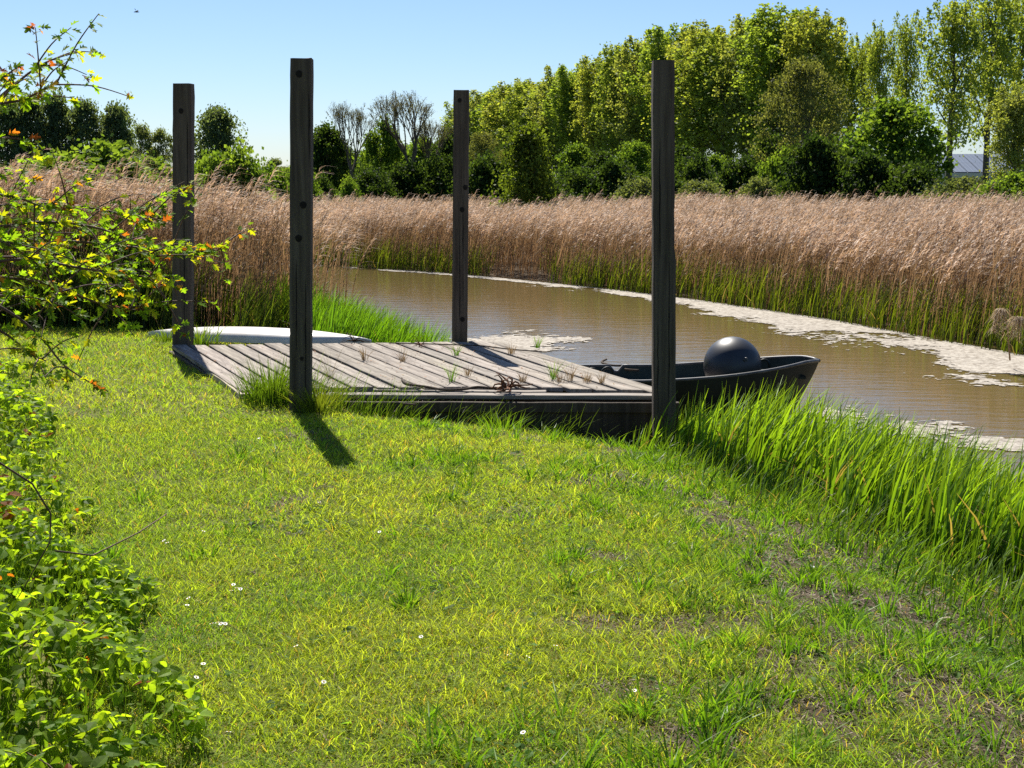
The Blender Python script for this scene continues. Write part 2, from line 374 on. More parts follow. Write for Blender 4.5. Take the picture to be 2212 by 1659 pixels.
# coarse taller tufts in the lawn, mostly on the right
mb=MB()
x,y=sample(3000,-2.0,3.2,3.3,9.3); dn,df,r,nn=side(x,y)
cl=fbm(x,y,2.3,51); k=nn&(cl+.30*sst(-.2,1.6,x)+.12*rnd(3000)>.66+.12*sst(.6,-.4,x))&(bramble_in(x,y)<0)&(rnd(3000)>.6*bare(x,y)); x,y=x[k],y[k]
for i in range(len(x)):
    m=rs.randint(8,22); a=rnd(m,0,6.28); rr=rnd(m,0,.045)
    px=x[i]+rr*np.cos(a); py=y[i]+rr*np.sin(a); H=rs.uniform(.05,.13)
    g=rs.uniform(.8,1.3)
    blades(mb,np.stack([px,py,gz(px,py)],1),H*rnd(m,.5,1.2),.0075,rnd(m,0,6.28),a,rnd(m,.25,1.0),np.array((.075,.19,.016))*g,3,.1,.8,np.array((.14,.26,.02))*g)
tag(mb.build('coarse_grass',M_tall),label='coarser taller green grass tufts scattered over the lawn',cat='grass',kind='stuff')

# small broad leaved weeds in the turf, mostly lower right
mb=MB(); x,y=sample(9000,-1.2,3.0,3.3,9.5); dn,df,rv,nn=side(x,y); k=nn&(dn>.5)&(bramble_in(x,y)<0)&(fbm(x,y,4.5,131)+.14*sst(-.3,1.3,x)>.60); x,y=x[k],y[k]; N=len(x)
scatter(mb,OVATE[0],OVATE[1],np.stack([x,y,gz(x,y)+rnd(N,.006,.03)],1),rotmats(rnd(N,0,6.28),rnd(N,-.4,.6),rnd(N,-.5,.5)),rnd(N,.014,.036),np.array((.07,.14,.025))*rnd(N,.6,1.7)[:,None])
tag(mb.build('turf_weeds',M_leaf),label='small broad leaved weeds growing flat in the lawn',cat='weeds',kind='stuff')
# straw litter in the bare patches
mb=MB()
x,y=sample(90000,-1.5,3.2,3.2,10.2); dn,df,r,nn=side(x,y); b=bare(x,y)
k=nn&(dn>.2)&(rnd(len(x))<b*1.0+.05)&(bramble_in(x,y)<0); x,y=x[k],y[k]; N=len(x)
P=np.stack([x,y,gz(x,y)+rnd(N,.002,.012)],1); v,f=PLAIN; v=v*np.array((.10,1,.3))
col=np.array((.30,.235,.17))*(.35+.95*rnd(N)**1.5)[:,None]
scatter(mb,v,f,P,rotmats(rnd(N,0,6.28),rnd(N,-.3,.3),rnd(N,-.5,.5)),rnd(N,.015,.05),col)
tag(mb.build('straw_litter',M_dry),label='dry straw and dead stems lying on the bare patches',cat='litter',kind='stuff')

# tall bright grass of the water's edge on the right
def tallgrass(name,label,n,box_,cond,h0,h1,wid,lo=.2,hi=.9,colA=(.055,.165,.012),colB=(.13,.27,.02),dark=1.,ld=.35,M=None,zoff=0.):
    mb=MB(); x,y=sample(n,*box_); k=cond(x,y); x,y=x[k],y[k]; N=len(x)
    h=rnd(N,h0,h1)*(.6+.75*fbm(x,y,2.2,61)); g=(.4+1.1*rnd(N))[:,None]*dark
    z=np.maximum(gz(x,y),WATER_Z-.25)+zoff
    if name=='waterside_grass': h=h*(1-.45*sst(8.8,10.2,y))
    blades(mb,np.stack([x,y,z],1),h,wid*(.6+.8*rnd(N)),rnd(N,0,6.28),rnd(N,-1.2,1.2)+ld,rnd(N,lo*.3,hi*.62),np.array(colA)*g,4,.06,.7,np.array(colB)*g)
    q=rnd(N)<.07; 
    if q.any(): blades(mb,np.stack([x,y,z],1)[q],h[q]*.7,wid,rnd(q.sum(),0,6.28),rnd(q.sum(),0,6.28),rnd(q.sum(),.2,1.3),(.26,.20,.10),3,.1,.7)
    return tag(mb.build(name,M or M_tall),label=label,cat='grass',kind='stuff')
def c1(x,y):
    dn,df,r,nn=side(x,y); e=fbm(x,y,1.5,71)*.5
    return ((nn&(dn<.75+e))|(r&(dn<.30)))&(y<11.0)&(x>.9)&(y>4.)&~((y>10.35)&(x<1.6))&(rnd(len(x))<.4+.6*sst(1.3,.6,dn+e*.5))
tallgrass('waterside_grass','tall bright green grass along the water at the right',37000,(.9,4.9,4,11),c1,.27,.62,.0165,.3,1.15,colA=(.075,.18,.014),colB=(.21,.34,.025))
def c1b(x,y):
    dn,df,r,nn=side(x,y); e=fbm(x,y,1.5,71)*.5
    return nn&(dn>.6+e)&(dn<1.35+e)&(y<9.3)&(x>.8)&(rnd(len(x))<sst(1.5+e,.6+e,dn)+.05)
tallgrass('bank_slope_grass','shorter dark green grass where the lawn meets the waterside grass',26000,(.6,4.2,3.6,10.2),c1b,.06,.24,.008,.3,1.3,colA=(.05,.12,.014),colB=(.14,.24,.022))
def c2(x,y):
    dn,df,r,nn=side(x,y); return ((nn&(dn<1.0))|(r&(dn<.25)))&(y>13.75)&(y<17.2)&(x<-.35)
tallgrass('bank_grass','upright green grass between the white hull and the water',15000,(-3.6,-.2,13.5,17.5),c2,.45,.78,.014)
def c3(x,y):
    dn,df,r,nn=side(x,y); return (nn|(r&(dn<.2)))&(x<-2.6)&(y>14.6+.4*vn(x,y,1,5))&(fbm(x,y,.9,81)>.35)
tallgrass('reed_bed_grass','green grass at the foot of the reeds beyond the white hull',30000,(-8.5,-1.8,14.5,19.5),c3,.35,.85,.012,colA=(.045,.08,.014),colB=(.115,.17,.022))
def c4(x,y):
    dn,df,r,nn=side(x,y); return (~nn)&(df<2.2)&(~r|(df<.12))&(fbm(x,y,.55,91)+.15*rnd(len(x))>.47)&(dn>df)&(rnd(len(x))<sst(2.3,.3,df)+.06)
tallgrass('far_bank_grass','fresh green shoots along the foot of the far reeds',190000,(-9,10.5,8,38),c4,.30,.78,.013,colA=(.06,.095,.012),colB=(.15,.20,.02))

# grass in front of and under the dock, long thin blades with shade painted into their dark green
def c5(x,y):
    a=dockc[3]; return (np.abs(y-(a.y-.10)-.02*(x-a.x))<.2)&(x>a.x+.05)&(x<1.3)&(fbm(x,y,3.5,95)>.38)
tallgrass('dock_edge_grass','long thin grass blades growing up before the dock front',7500,(-2.2,1.4,9.3,10.5),c5,.08,.33,.006,.4,1.6,ld=.2,colA=(.04,.10,.012),colB=(.12,.2,.02))

# ------------------------------------------------------------------ reeds
def reeds(name,label,n,box_,cond,hmin,hmax,lean=.10,wdir=.2,tan=1.,sw=.010,ps=1.):
    mb=MB(); x,y=sample(n,*box_); k=cond(x,y); x,y=x[k],y[k]; N=len(x)
    z=gz(x,y); H=rnd(N,hmin,hmax)*(.70+.54*fbm(x,y,.75,101))*np.where(rnd(N)<.05,1.16,1.)*(1+.10*sst(3,9,x)); v=(.5+.7*rnd(N)+.35*(fbm(x,y,.8,103)-.5))[:,None]*tan
    ld=rnd(N,-1.4,1.4)+wdir+(fbm(x,y,1.1,105)-.5)*5; ln=rnd(N,.02,.22)+lean*.5+.5*np.clip(fbm(x,y,1.7,107)-.58,0,1)*2
    P=np.stack([x,y,z],1)
    stem=np.array((.27,.17,.088))*v; st2=np.array((.35,.245,.15))*v
    blades(mb,P,H,sw,rnd(N,-.5,.5),ld,ln,stem,3,.5,0,st2)
    L=np.stack([np.cos(ld),np.sin(ld),0*ld],1)
    for q in range(3):                                   # dry leaves off the stem
        t=rnd(N,.25,.9); p=P+L*(ln*H*t**1.8)[:,None]; p[:,2]+=H*t
        blades(mb,p,rnd(N,.10,.24),.014,rnd(N,0,6.28),rnd(N,-1.6,1.6)+wdir,rnd(N,.5,2.0),np.array((.29,.205,.115))*v,2,.1,1.2)
    top=P+L*(ln*H)[:,None]; top[:,2]+=H
    has=rnd(N)<.85; T=top[has]; nn=len(T); vv=v[has]
    pl=rnd(nn,.16,.30)*ps
    for q in range(9):                                   # feathery plume, nodding downwind
        s=q/8.; p=T.copy(); p[:,2]-=.02+ (1-s)*pl*.35
        a=wdir+rnd(nn,-.9,.9)
        p[:,0]+=s*pl*.35*np.cos(wdir); p[:,2]+=s*pl*.25
        blades(mb,p,pl*rnd(nn,.30,.55),.020*ps*rnd(nn,.6,1.2),rnd(nn,0,6.28),a,rnd(nn,.6,2.2),np.array((.56,.425,.315))*vv,2,.25,1.5)
    return tag(mb.build(name,M_reed),label=label,cat='reeds',kind='stuff')
def r1(x,y):
    dn,df,r,nn=side(x,y); d=df
    return (~r)&(~nn)&(df>.05)&(rnd(len(x))<np.where(d<3,1.,.33))&(np.abs(x)<.40*y+2)&(d<24)
reeds('reed_bed','dry brown reeds with feathery plumes filling the far bank',150000,(-22,26,9,56),r1,.90,1.28,ps=1.2)
def r2(x,y):
    dn,df,r,nn=side(x,y)
    return nn&(y>14.95+.5*vn(x,y,.8,6))&((x<-2.7)|(y>16))&(x<-1.9)&(x>-.42*y-1)&(rnd(len(x))<.3+.45*sst(19,16,y))&(rnd(len(x))<.35+.65*sst(-2.2,-4.2,x))
reeds('near_reed_bed','dry brown reeds on the near bank behind the left posts',34000,(-13,-1.5,14.9,30),r2,1.2,1.6)

# ------------------------------------------------------------------ trees and bushes
def branch(mb,a,b,r0,r1,sag,rg,n=5,seg=4):
    pts=[];rad=[]
    a=Vector(a);b=Vector(b); j=(b-a).length*.05
    for i in range(seg+1):
        t=i/seg; p=a.lerp(b,t); p.z+=sag*math.sin(math.pi*t)*(b-a).length
        if 0<i<seg: p+=Vector((rg.uniform(-j,j),rg.uniform(-j,j),rg.uniform(-j,j)))
        pts.append(p); rad.append(r0+(r1-r0)*t)
    tube(mb,pts,rad,n,cap=False); return pts
def make_tree(seed,H=10.,Rr=3.,base=.25,ncl=150,nlf=80,lsz=.16,csz=.45,cA=(.06,.10,.02),cB=(.12,.18,.03),trunk=.16,shape='oval',leafy=1.,upright=.5,bark=M_bark,lm=None):
    rg=random.Random(seed); rr=np.random.RandomState(seed)
    tb=MB(); cb=MB()
    tp=[];
    for i in range(9):
        t=i/8; tp.append(Vector((rg.uniform(-.12,.12)*t*Rr*.5,rg.uniform(-.12,.12)*t*Rr*.5,H*.93*t)))
    tube(tb,tp,[trunk*(1.15-t/8*1.05) if t else trunk*1.35 for t in range(9)],7)
    def ontrunk(z):
        t=max(0,min(.999,z/(H*.93)))*8; i=int(t); return tp[i].lerp(tp[i+1],t-i)
    cents=[]; csf={}
    if shape=='poplar':
        nl=max(18,ncl//9)
        for k in range(nl):
            zf=base*.8+(.82-base*.8)*(k/(nl-1))**.85; th=k*2.4+rg.uniform(-.5,.5); tilt=R(rg.uniform(22,46))*(1-.35*zf)
            L=H*(.50-.30*zf)*rg.uniform(.75,1.2)
            if k==nl-1: tilt=.05
            d=Vector((math.cos(th)*math.sin(tilt),math.sin(th)*math.sin(tilt),math.cos(tilt))); p=ontrunk(H*zf); q=p+d*L; q.z=min(q.z,H*rg.uniform(.93,1.0))
            rxy=math.hypot(q.x,q.y); zr=q.z/H; lim=Rr*max(.25,math.sqrt(max(0,1-(max(0,(zr-.5))/.53)**2)))*rg.uniform(.8,1.1)
            if rxy>lim: q.x*=lim/rxy; q.y*=lim/rxy
            pts=branch(tb,p,q,trunk*.33*(1-.6*zf)+.01,.012,-.07,rg,4,4)
            for j in range(9):
                t=.22+.78*(j/8); i_=min(3,int(t*4)); c=pts[i_].lerp(pts[i_+1],t*4-i_)
                o_=Vector((rg.uniform(-1,1),rg.uniform(-1,1),rg.uniform(-.7,.7)))*(1.0-.8*t)*1.2
                if j==8: o_*=0
                o_*=1.25
                c=c+o_; cents.append(c); csf[len(cents)-1]=1.2-.8*t
                if j==8:
                    for hq in (.35,.7,1.0): cents.append(c+Vector((rg.uniform(-.1,.1)+.12*hq,0,hq*.75))); csf[len(cents)-1]=.42-.16*hq
                    branch(tb,c,c+Vector((.12,0,.75)),.02,.006,0,rg,3,2)
                if rg.random()<.4: branch(tb,pts[i_],c,.022,.008,0,rg,3,2)
    for k in range(ncl if shape!='poplar' else 0):
        t=rg.random()**.8 ; zz=base+(1-base)*t
        if shape=='oval': w_=math.sin(math.pi*min(1,.12+.86*t))**.62
        elif shape=='poplar': w_=(math.sin(math.pi*min(1,.16+.80*t))**.7)*(1-.35*t)
        elif shape=='cone': w_=(1-t)**.8*.95+.07
        elif shape=='bush': w_=math.sqrt(max(0,1-(t*.98)**2))*rg.uniform(.75,1.15); zz*=rg.uniform(.85,1.12)
        rad=Rr*w_*math.sqrt(rg.uniform(.08,1)); th=rg.uniform(0,6.283)
        lob=1+.22*math.sin(3*th+seed)+.13*math.sin(5*th+t*7+seed*2)
        c=Vector((rad*lob*math.cos(th),rad*lob*math.sin(th),H*zz)); cents.append(c)
        if rg.random()<.75:
            z0=max(base*H*.6,c.z-rad*upright-.25*H*rg.random()*upright); branch(tb,ontrunk(z0),c,trunk*.22*(1-.5*t)+.012,.012,-.08,rg,4,3)
    P=[];Cc=[]
    for ci,c in enumerate(cents):
        sf=csf.get(ci,1.); m=int(nlf*rg.uniform(.35,1.5)*sf**1.3); s=csz*rg.uniform(.55,1.4)*sf
        g=rr.normal(0,1,(m,3)); g*=.62*s*np.array((1,1,.95)); g=np.clip(g,-1.6*s,1.6*s)
        P.append(g+np.array(c)); mixv=rg.random()
        col=np.array(cA)*(1-mixv)+np.array(cB)*mixv
        Cc.append(np.tile(col,(m,1))*rr.uniform(.7,1.35,(m,1)))
    P=np.concatenate(P);Cc=np.concatenate(Cc); P[:,2]=np.maximum(P[:,2],.02)
    N=len(P); v,f=PLAIN
    scatter(cb,v,f,P,rotmats(rr.uniform(0,6.28,N),rr.uniform(-1.5,1.5,N),rr.uniform(-1.5,1.5,N)),lsz*rr.uniform(.6,1.4,N),Cc)
    return tb.mesh('trunk',bark,True), cb.mesh('crown',lm or M_tree)
def fan_tree(seed,H=10.):
    rg=random.Random(seed); tb=MB(); P=[]
    def grow(p,d,L,r,lv):
        q=p+d*L; m=p.lerp(q,.5)+Vector((rg.uniform(-1,1),rg.uniform(-1,1),0))*L*.05
        tube(tb,[p,m,q],[r,r*.85,r*.68],5 if lv<2 else 3,cap=False)
        if lv>=3:
            for _ in range(3): P.append(p.lerp(q,rg.random()))
        if lv==7: return
        for k in range(2 if lv>0 else 6):
            a=rg.uniform(0,6.283); s=(.34 if lv else .42)*rg.uniform(.6,1.3)
            nd=(d+Vector((math.cos(a)*s,math.sin(a)*s,.12))).normalized()
            grow(q,nd,L*(rg.uniform(.72,.90) if lv else .5),r*(.70 if lv else .5),lv+1)
    grow(Vector((0,0,0)),Vector((0,0,1)),H*.33,.25,0)
    zmax=max(v[:,2].max() for v in tb.V); 
    for v in tb.V: v*=H/zmax
    P=np.array([tuple(p) for p in P])*H/zmax; rr=np.random.RandomState(seed); P=np.repeat(P,2,0)+rr.normal(0,.12,(len(P)*2,3)); N=len(P)
    cb=MB(); v,f=PLAIN
    scatter(cb,v,f,P,rotmats(rr.uniform(0,6.28,N),rr.uniform(-1.5,1.5,N),rr.uniform(-1.5,1.5,N)),.05*rr.uniform(.6,1.4,N),np.array((.10,.10,.05))*rr.uniform(.7,1.3,(N,1)))
    return tb.mesh('trunk',M_bark,True), cb.mesh('crown',M_tree)
def put(kind,u,vt,Yd,meshes,H,wpx,Rr,label,cat='tree',group=None,zb=None,rz=None):
    top=AT(u,vt,Yd); z0=-.25 if zb is None else zb; h=top.z-z0
    o=empty(kind,(top.x,Yd,z0),rz if rz is not None else random.Random(int(u*7+vt)).uniform(0,6.28),label=label,cat=cat,group=group)
    sx=(wpx/2)*Yd/FPX/Rr; o.scale=(sx,sx,h/H)
    for nm,me in zip(('trunk','crown'),meshes):
        c=bpy.data.objects.new(nm,me); COL.objects.link(c); c.parent=o
    return o
YG=((.14,.21,.045),(.28,.34,.08))
PV=[(((.14,.21,.045),(.28,.34,.08)),.26),(((.16,.21,.06),(.30,.34,.11)),.18),(((.13,.20,.04),(.24,.33,.065)),.32),(((.17,.22,.05),(.33,.37,.09)),.22)]
pop=[make_tree(100+i,15,3.4,PV[i][1],240,125,.145,.84,*PV[i][0],trunk=.24,shape='poplar',upright=1.5) for i in range(4)]
popT=[make_tree(120+i,15,3.6,.30,150,80,.145,.80,*YG,trunk=.26,shape='poplar',upright=1.4) for i in range(2)]
grow_=[('far end',1)]
def rowY(u):   # the poplar row: from (32,100) to (-8,220)
    a=(u-CU)/FPX; t=(32-a*100)/(40+a*120); return 100+120*t
pl=[(1018,212,'directly right of the third post'),(1052,203,'second to the right of the third post'),(1088,197,'behind the left shoulder of the dark bushy tree'),(1122,180,'above the tip of the dark bushy tree'),(1165,176,'rising right of the dark bushy tree tip'),(1208,158,'above the bright gap in the trunks'),(1250,148,'just right of the bright gap in the trunks'),(1295,128,'second right of the bright gap in the trunks'),(1345,98,'two crowns left of the tallest right hand post'),(1398,88,'immediately left of the right hand post top'),(1452,68,'behind the top of the right hand post'),(1512,62,'first crown right of the right hand post'),(1568,74,'second crown right of the right hand post'),(1628,45,'third crown right of the right hand post'),(1692,28,'broad high crown left of the notch in the treetops'),(1758,36,'last high crown before the notch in the treetops')]
for i,(u,v,s) in enumerate(pl):
    Yd=rowY(u); put('poplar_tree',u,v,Yd,pop[i%4],15,(150+(u-1000)*.10)*random.Random(u).uniform(.85,1.3),3.4,'yellow-green poplar in the long row, '+s,group='poplars in the long row beyond the reeds')
pr=[(1800,62,125,'poplar crown filling the left side of the notch in the treetops',110),(1872,84,122,'short poplar crown at the right side of the notch in the treetops',100),(1838,88,128,'small low poplar standing in the notch in the treetops',90),(1905,58,112,'open poplar just right of the notch in the treetops',120),(1962,40,118,'slender open poplar left of the tall bare trunked one',115),(2066,-6,100,'tall open poplar with a bare trunk before the solar roof',200),(2150,-40,104,'tall open poplar behind the solar roof right of the bare trunk',190),(2215,-30,108,'open poplar cut by the right edge of the view',170)]
for i,(u,v,Yd,lab,wp) in enumerate(pr): put('poplar_tree',u,v,Yd,popT[i%2],15,wp,3.6,lab,group='poplars in the long row beyond the reeds')
# second line behind, seen between the crowns
for i,u in enumerate([1070,1140,1190,1230,1275,1320,1372,1425,1482,1540,1600,1660,1725,1790]):
    v=np.interp(u,[1000,1120,1290,1450,1600,1700,1790],[225,200,150,95,85,65,115])
    put('poplar_tree',u+random.Random(u).uniform(-18,18),v+random.Random(u+1).uniform(-4,14),rowY(u)+16,pop[(i+2)%4],15,140,3.4,'half hidden poplar of the second line behind the row',group='poplars of the second line')
DK=((.022,.045,.014),(.060,.10,.022)); MD=((.06,.12,.02),(.15,.23,.04)); GR=((.07,.10,.045),(.14,.17,.08))
dk=[make_tree(200+i,8,3.2,.12,150,90,.20,.65,*DK,trunk=.18,shape='oval') for i in range(2)]
md=[make_tree(210+i,8,3.2,.18,120,90,.20,.60,*MD,trunk=.18,shape='oval') for i in range(2)]
mid_=[make_tree(215+i,6,2.6,.04,140,90,.18,.6,*(DK if i else MD),trunk=.12,shape='oval') for i in range(2)]
bd=[make_tree(220+i,3,2.2,.0,110,110,.12,.42,*DK,trunk=.08,shape='bush') for i in range(2)]
bm=[make_tree(230+i,3,2.2,.0,110,110,.12,.42,*MD,trunk=.08,shape='bush') for i in range(2)]
bg_=[make_tree(240+i,3,2.2,.0,110,110,.11,.42,*GR,trunk=.08,shape='bush') for i in range(1)]
grey=make_tree(250,12,4.2,.2,190,70,.14,.6,(.09,.11,.04),(.16,.18,.075),trunk=.2,shape='oval',upright=1.)
cone=make_tree(260,5,1.9,.0,150,75,.11,.48,(.03,.055,.012),(.17,.24,.035),trunk=.1,shape='cone')
fan=[fan_tree(300+i) for i in range(2)]
far=[make_tree(270+i,14,4.6,.22,170,55,.32,1.05,(.065,.10,.06),(.12,.165,.085),trunk=.28,shape='oval',upright=1.) for i in range(2)]
pale=make_tree(280,12,4.2,.15,100,60,.28,.8,(.09,.12,.06),(.15,.19,.09),trunk=.2,shape='oval')
put('alder_tree',1746,138,88,grey,12,190,4.2,'grey-olive thinly leaved tree before the poplars right of the right hand post')
put('maple_tree',1945,232,72,md[0],8,215,3.2,'rounded fresh green tree left of the solar roof')
put('willow_tree',2200,190,66,pop[1],15,150,3.4,'yellow-green tree leaning in at the right edge of the view')
put('bushy_tree',1140,288,46,cone,5,165,1.9,'dark pointed bushy tree standing behind the reeds between two posts')
put('round_tree',702,282,95,dk[0],8,105,3.2,'dark round tree just right of the second post')
put('fan_tree',757,217,92,fan[0],10,95,2.6,'smaller bare fan shaped tree between the middle posts')
put('small_tree',825,268,100,md[1],8,92,3.2,'green narrow tree between the two bare fan shaped trees')
put('fan_tree',884,193,93,fan[1],10,140,2.6,'large bare fan shaped tree left of the third post',rz=1.)
put('fan_tree',930,255,95,fan[0],10,100,2.6,'low bare fan shaped tree close left of the third post',rz=2.)
put('small_tree',965,300,112,dk[1],8,85,3.2,'dark leafy tree directly left of the third post')
for (u,v,Yd,wp,ms,lab) in [(728,318,125,110,dk[1],'dark leafy tree behind the smaller fan shaped tree'),(790,330,128,110,md[1],'mid green tree behind the two fan shaped trees'),(855,318,126,120,dk[0],'dark leafy tree behind the large fan shaped tree'),(915,305,124,110,md[0],'green tree behind the low fan shaped tree'),(985,282,122,110,dk[0],'dark leafy tree hidden behind the third post')]:
    put('small_tree',u,v,Yd,ms,8,wp,3.2,lab)
put('small_tree',1040,292,100,grey,12,100,4.2,'brownish thin tree just right of the third post')
lt=[(12,222,'dark tree at the left edge of the view'),(62,213,'second dark tree from the left edge'),(122,211,'third dark tree from the left edge'),(186,226,'fourth dark tree from the left edge'),(248,233,'last dark tree of the left clump before the pale trees')]
for i,(u,v,lab) in enumerate(lt): put('dense_tree',u,v,190,far[i%2],14,88,4.6,lab,group='dark trees on the left skyline')
put('dense_tree',466,240,185,far[0],14,104,4.6,'lone dark round tree between the first two posts')
put('pale_tree',308,275,230,pale,12,62,4.2,'pale green tree right of the dark left clump')
put('pale_tree',348,284,230,pale,12,58,4.2,'pale green tree directly left of the first post')
put('pale_tree',592,345,220,pale,12,50,4.2,'small faint tree left of the second post')
put('pale_tree',618,362,215,pale,12,60,4.2,'lowest faint tree touching the second post')
# understorey
for (u,v,Yd,wp,k,lab) in [(1100,318,140,90,1,'dark undergrowth tree left of the bright gap in the trunks'),(1245,322,135,90,0,'green undergrowth tree right of the bright gap in the trunks'),(1300,335,128,80,1,'dark undergrowth tree under the middle of the poplar row'),(1375,318,120,95,0,'green undergrowth tree left of the right hand post'),(1475,325,110,90,1,'dark undergrowth tree just right of the right hand post'),(1545,345,104,70,0,'green undergrowth tree under the first big poplars'),(1660,300,98,95,1,'dark undergrowth tree left of the grey-olive tree'),(1845,310,90,95,0,'green undergrowth tree right of the grey-olive tree')]:
    put('undergrowth_tree',u,v,Yd,mid_[k],6,wp,2.6,lab)
us=[(690,385,70,bd,90,'low dark bush right of the second post'),(755,398,62,bm,70,'small bright bush under the small fan shaped tree'),(800,372,85,bd,120,'dark bush between the fan shaped tree trunks'),(880,365,88,bd,130,'dark bush at the foot of the large fan shaped tree'),(960,345,90,bd,140,'dark thicket left of the third post'),(1050,350,80,bd,130,'dark thicket right of the third post'),(1250,372,80,bd,130,'dark bush right of the pointed bushy tree'),(1330,362,78,bd,150,'dark bush under the poplars left of the right hand post'),(1380,398,60,bg_,140,'grey-green willow scrub left of the right hand post'),(1500,352,75,bd,150,'dark bush with pale tips right of the right hand post'),(1520,402,58,bg_,150,'grey-green scrub right of the right hand post'),(1600,358,70,bd,140,'tall dark bush under the poplars'),(1640,398,56,bg_,120,'grey-green scrub at the foot of the dark bushes'),(1765,318,62,bd,190,'largest very dark bush right of the right hand post'),(1690,345,66,bm,110,'lighter green bush beside the largest dark bush'),(1880,352,60,bd,190,'dark bush beneath the rounded fresh green tree'),(1975,365,58,bd,170,'dark bush left of the solar roof'),(2080,398,54,bg_,190,'low scrub before the solar roof'),(2180,395,50,bm,160,'low green scrub at the right edge'),(1190,395,70,bd,110,'low dark bush behind the pointed bushy tree'),(1130,372,84,bd,140,'dark bush far behind the pointed bushy tree'),(1430,375,72,bd,130,'dark bush behind the right hand post'),(2240,370,56,bd,150,'dark bush cut by the right edge')]
for i,(u,v,Yd,ms,wp,lab) in enumerate(us): put('bush',u,v,Yd,ms[i%len(ms)],3,wp,2.2,lab,cat='bush',zb=-.3)
ub=[(205,342,42,bm,210,'broad sunlit bush behind the reeds at the left'),(110,365,44,bm,150,'sunlit bush at the far left behind the reeds'),(310,368,46,bm,140,'green bush left of the first post behind the reeds'),(500,350,40,bm,120,'green bush between the first two posts'),(450,362,43,bm,110,'green bush just right of the first post'),(575,380,45,bm,90,'low green bush left of the second post'),(30,380,40,bd,140,'dark low bush at the left edge behind the reeds'),(640,385,52,bm,80,'small green bush behind the second post')]
for i,(u,v,Yd,ms,wp,lab) in enumerate(ub): put('bush',u,v,Yd,ms[i%len(ms)],3,wp*1.7,2.2,lab,cat='bush',zb=-.3)
# dark scrub at the left edge of the lawn
sc1=[make_tree(290+i,1.2,.9,.0,130,120,.045,.17,(.05,.09,.018),(.15,.22,.03),trunk=.03,shape='bush') for i in range(2)]
for i,(u,v,Yd,wp,lab) in enumerate([(60,500,16.4,300,'leafy scrub at the far left edge of the lawn'),(190,520,15.9,280,'leafy scrub behind the hawthorn twigs'),(290,555,15.5,200,'leafy scrub left of the first post'),(355,610,15.3,110,'lowest leafy scrub touching the first post')]):
    put('scrub_bush',u,v,Yd,sc1[i%2],1.2,wp,.9,lab,cat='bush',zb=-.05)

# ------------------------------------------------------------------ building with solar roof
YB=118; x0=AT(2004,360,YB).x; x1=AT(2300,360,YB).x; ze=AT(2100,377,YB).z; zr=AT(2100,334,YB+5).z
bld=empty('farm_building',((x0+x1)/2,YB,-.3),label='low pale building with a blue solar panel roof behind the trees',cat='building')
bx=-(x1-x0)/2; ez=ze+.3; rz_=zr+.3
m=MB(); box(m,(0,5,ez/2),(x1-x0-.6,9.6,ez)); m.build('wall',M_wall,bld)
m=MB(); hexa(m,[(bx,-.3,ez),(-bx,-.3,ez),(-bx,5,rz_-.12),(bx,5,rz_-.12),(bx,-.3,ez+.12),(-bx,-.3,ez+.12),(-bx,5,rz_),(bx,5,rz_)])
hexa(m,[(bx,5.003,rz_-.12),(-bx,5.003,rz_-.12),(-bx,10.3,ez),(bx,10.3,ez),(bx,5.003,rz_),(-bx,5.003,rz_),(-bx,10.3,ez+.12),(bx,10.3,ez+.12)]); m.build('roof',M_roof,bld)
m=MB(); box(m,(0,-.36,ez-.08),(x1-x0,.1,.42)); m.build('fascia',M_wall,bld)
ang=math.atan2(rz_-.12-ez,5.3); ln=math.hypot(5.3,rz_-.12-ez)
m=MB(); box(m,(0,0,0),(1.02,ln*.485,.04)); pm=m.mesh('solar_panel',M_panel)
nP=int((x1-x0)/1.08)
for j in range(2):
    for i in range(nP):
        o=bpy.data.objects.new('solar_panel',pm); COL.objects.link(o); o.parent=bld
        t=.26+.49*j; o.location=(bx+.6+i*1.08+(.0),-.3+5.3*t,ez+.12+(rz_-.12-ez)*t+.05); o.rotation_euler=(ang,0,0)

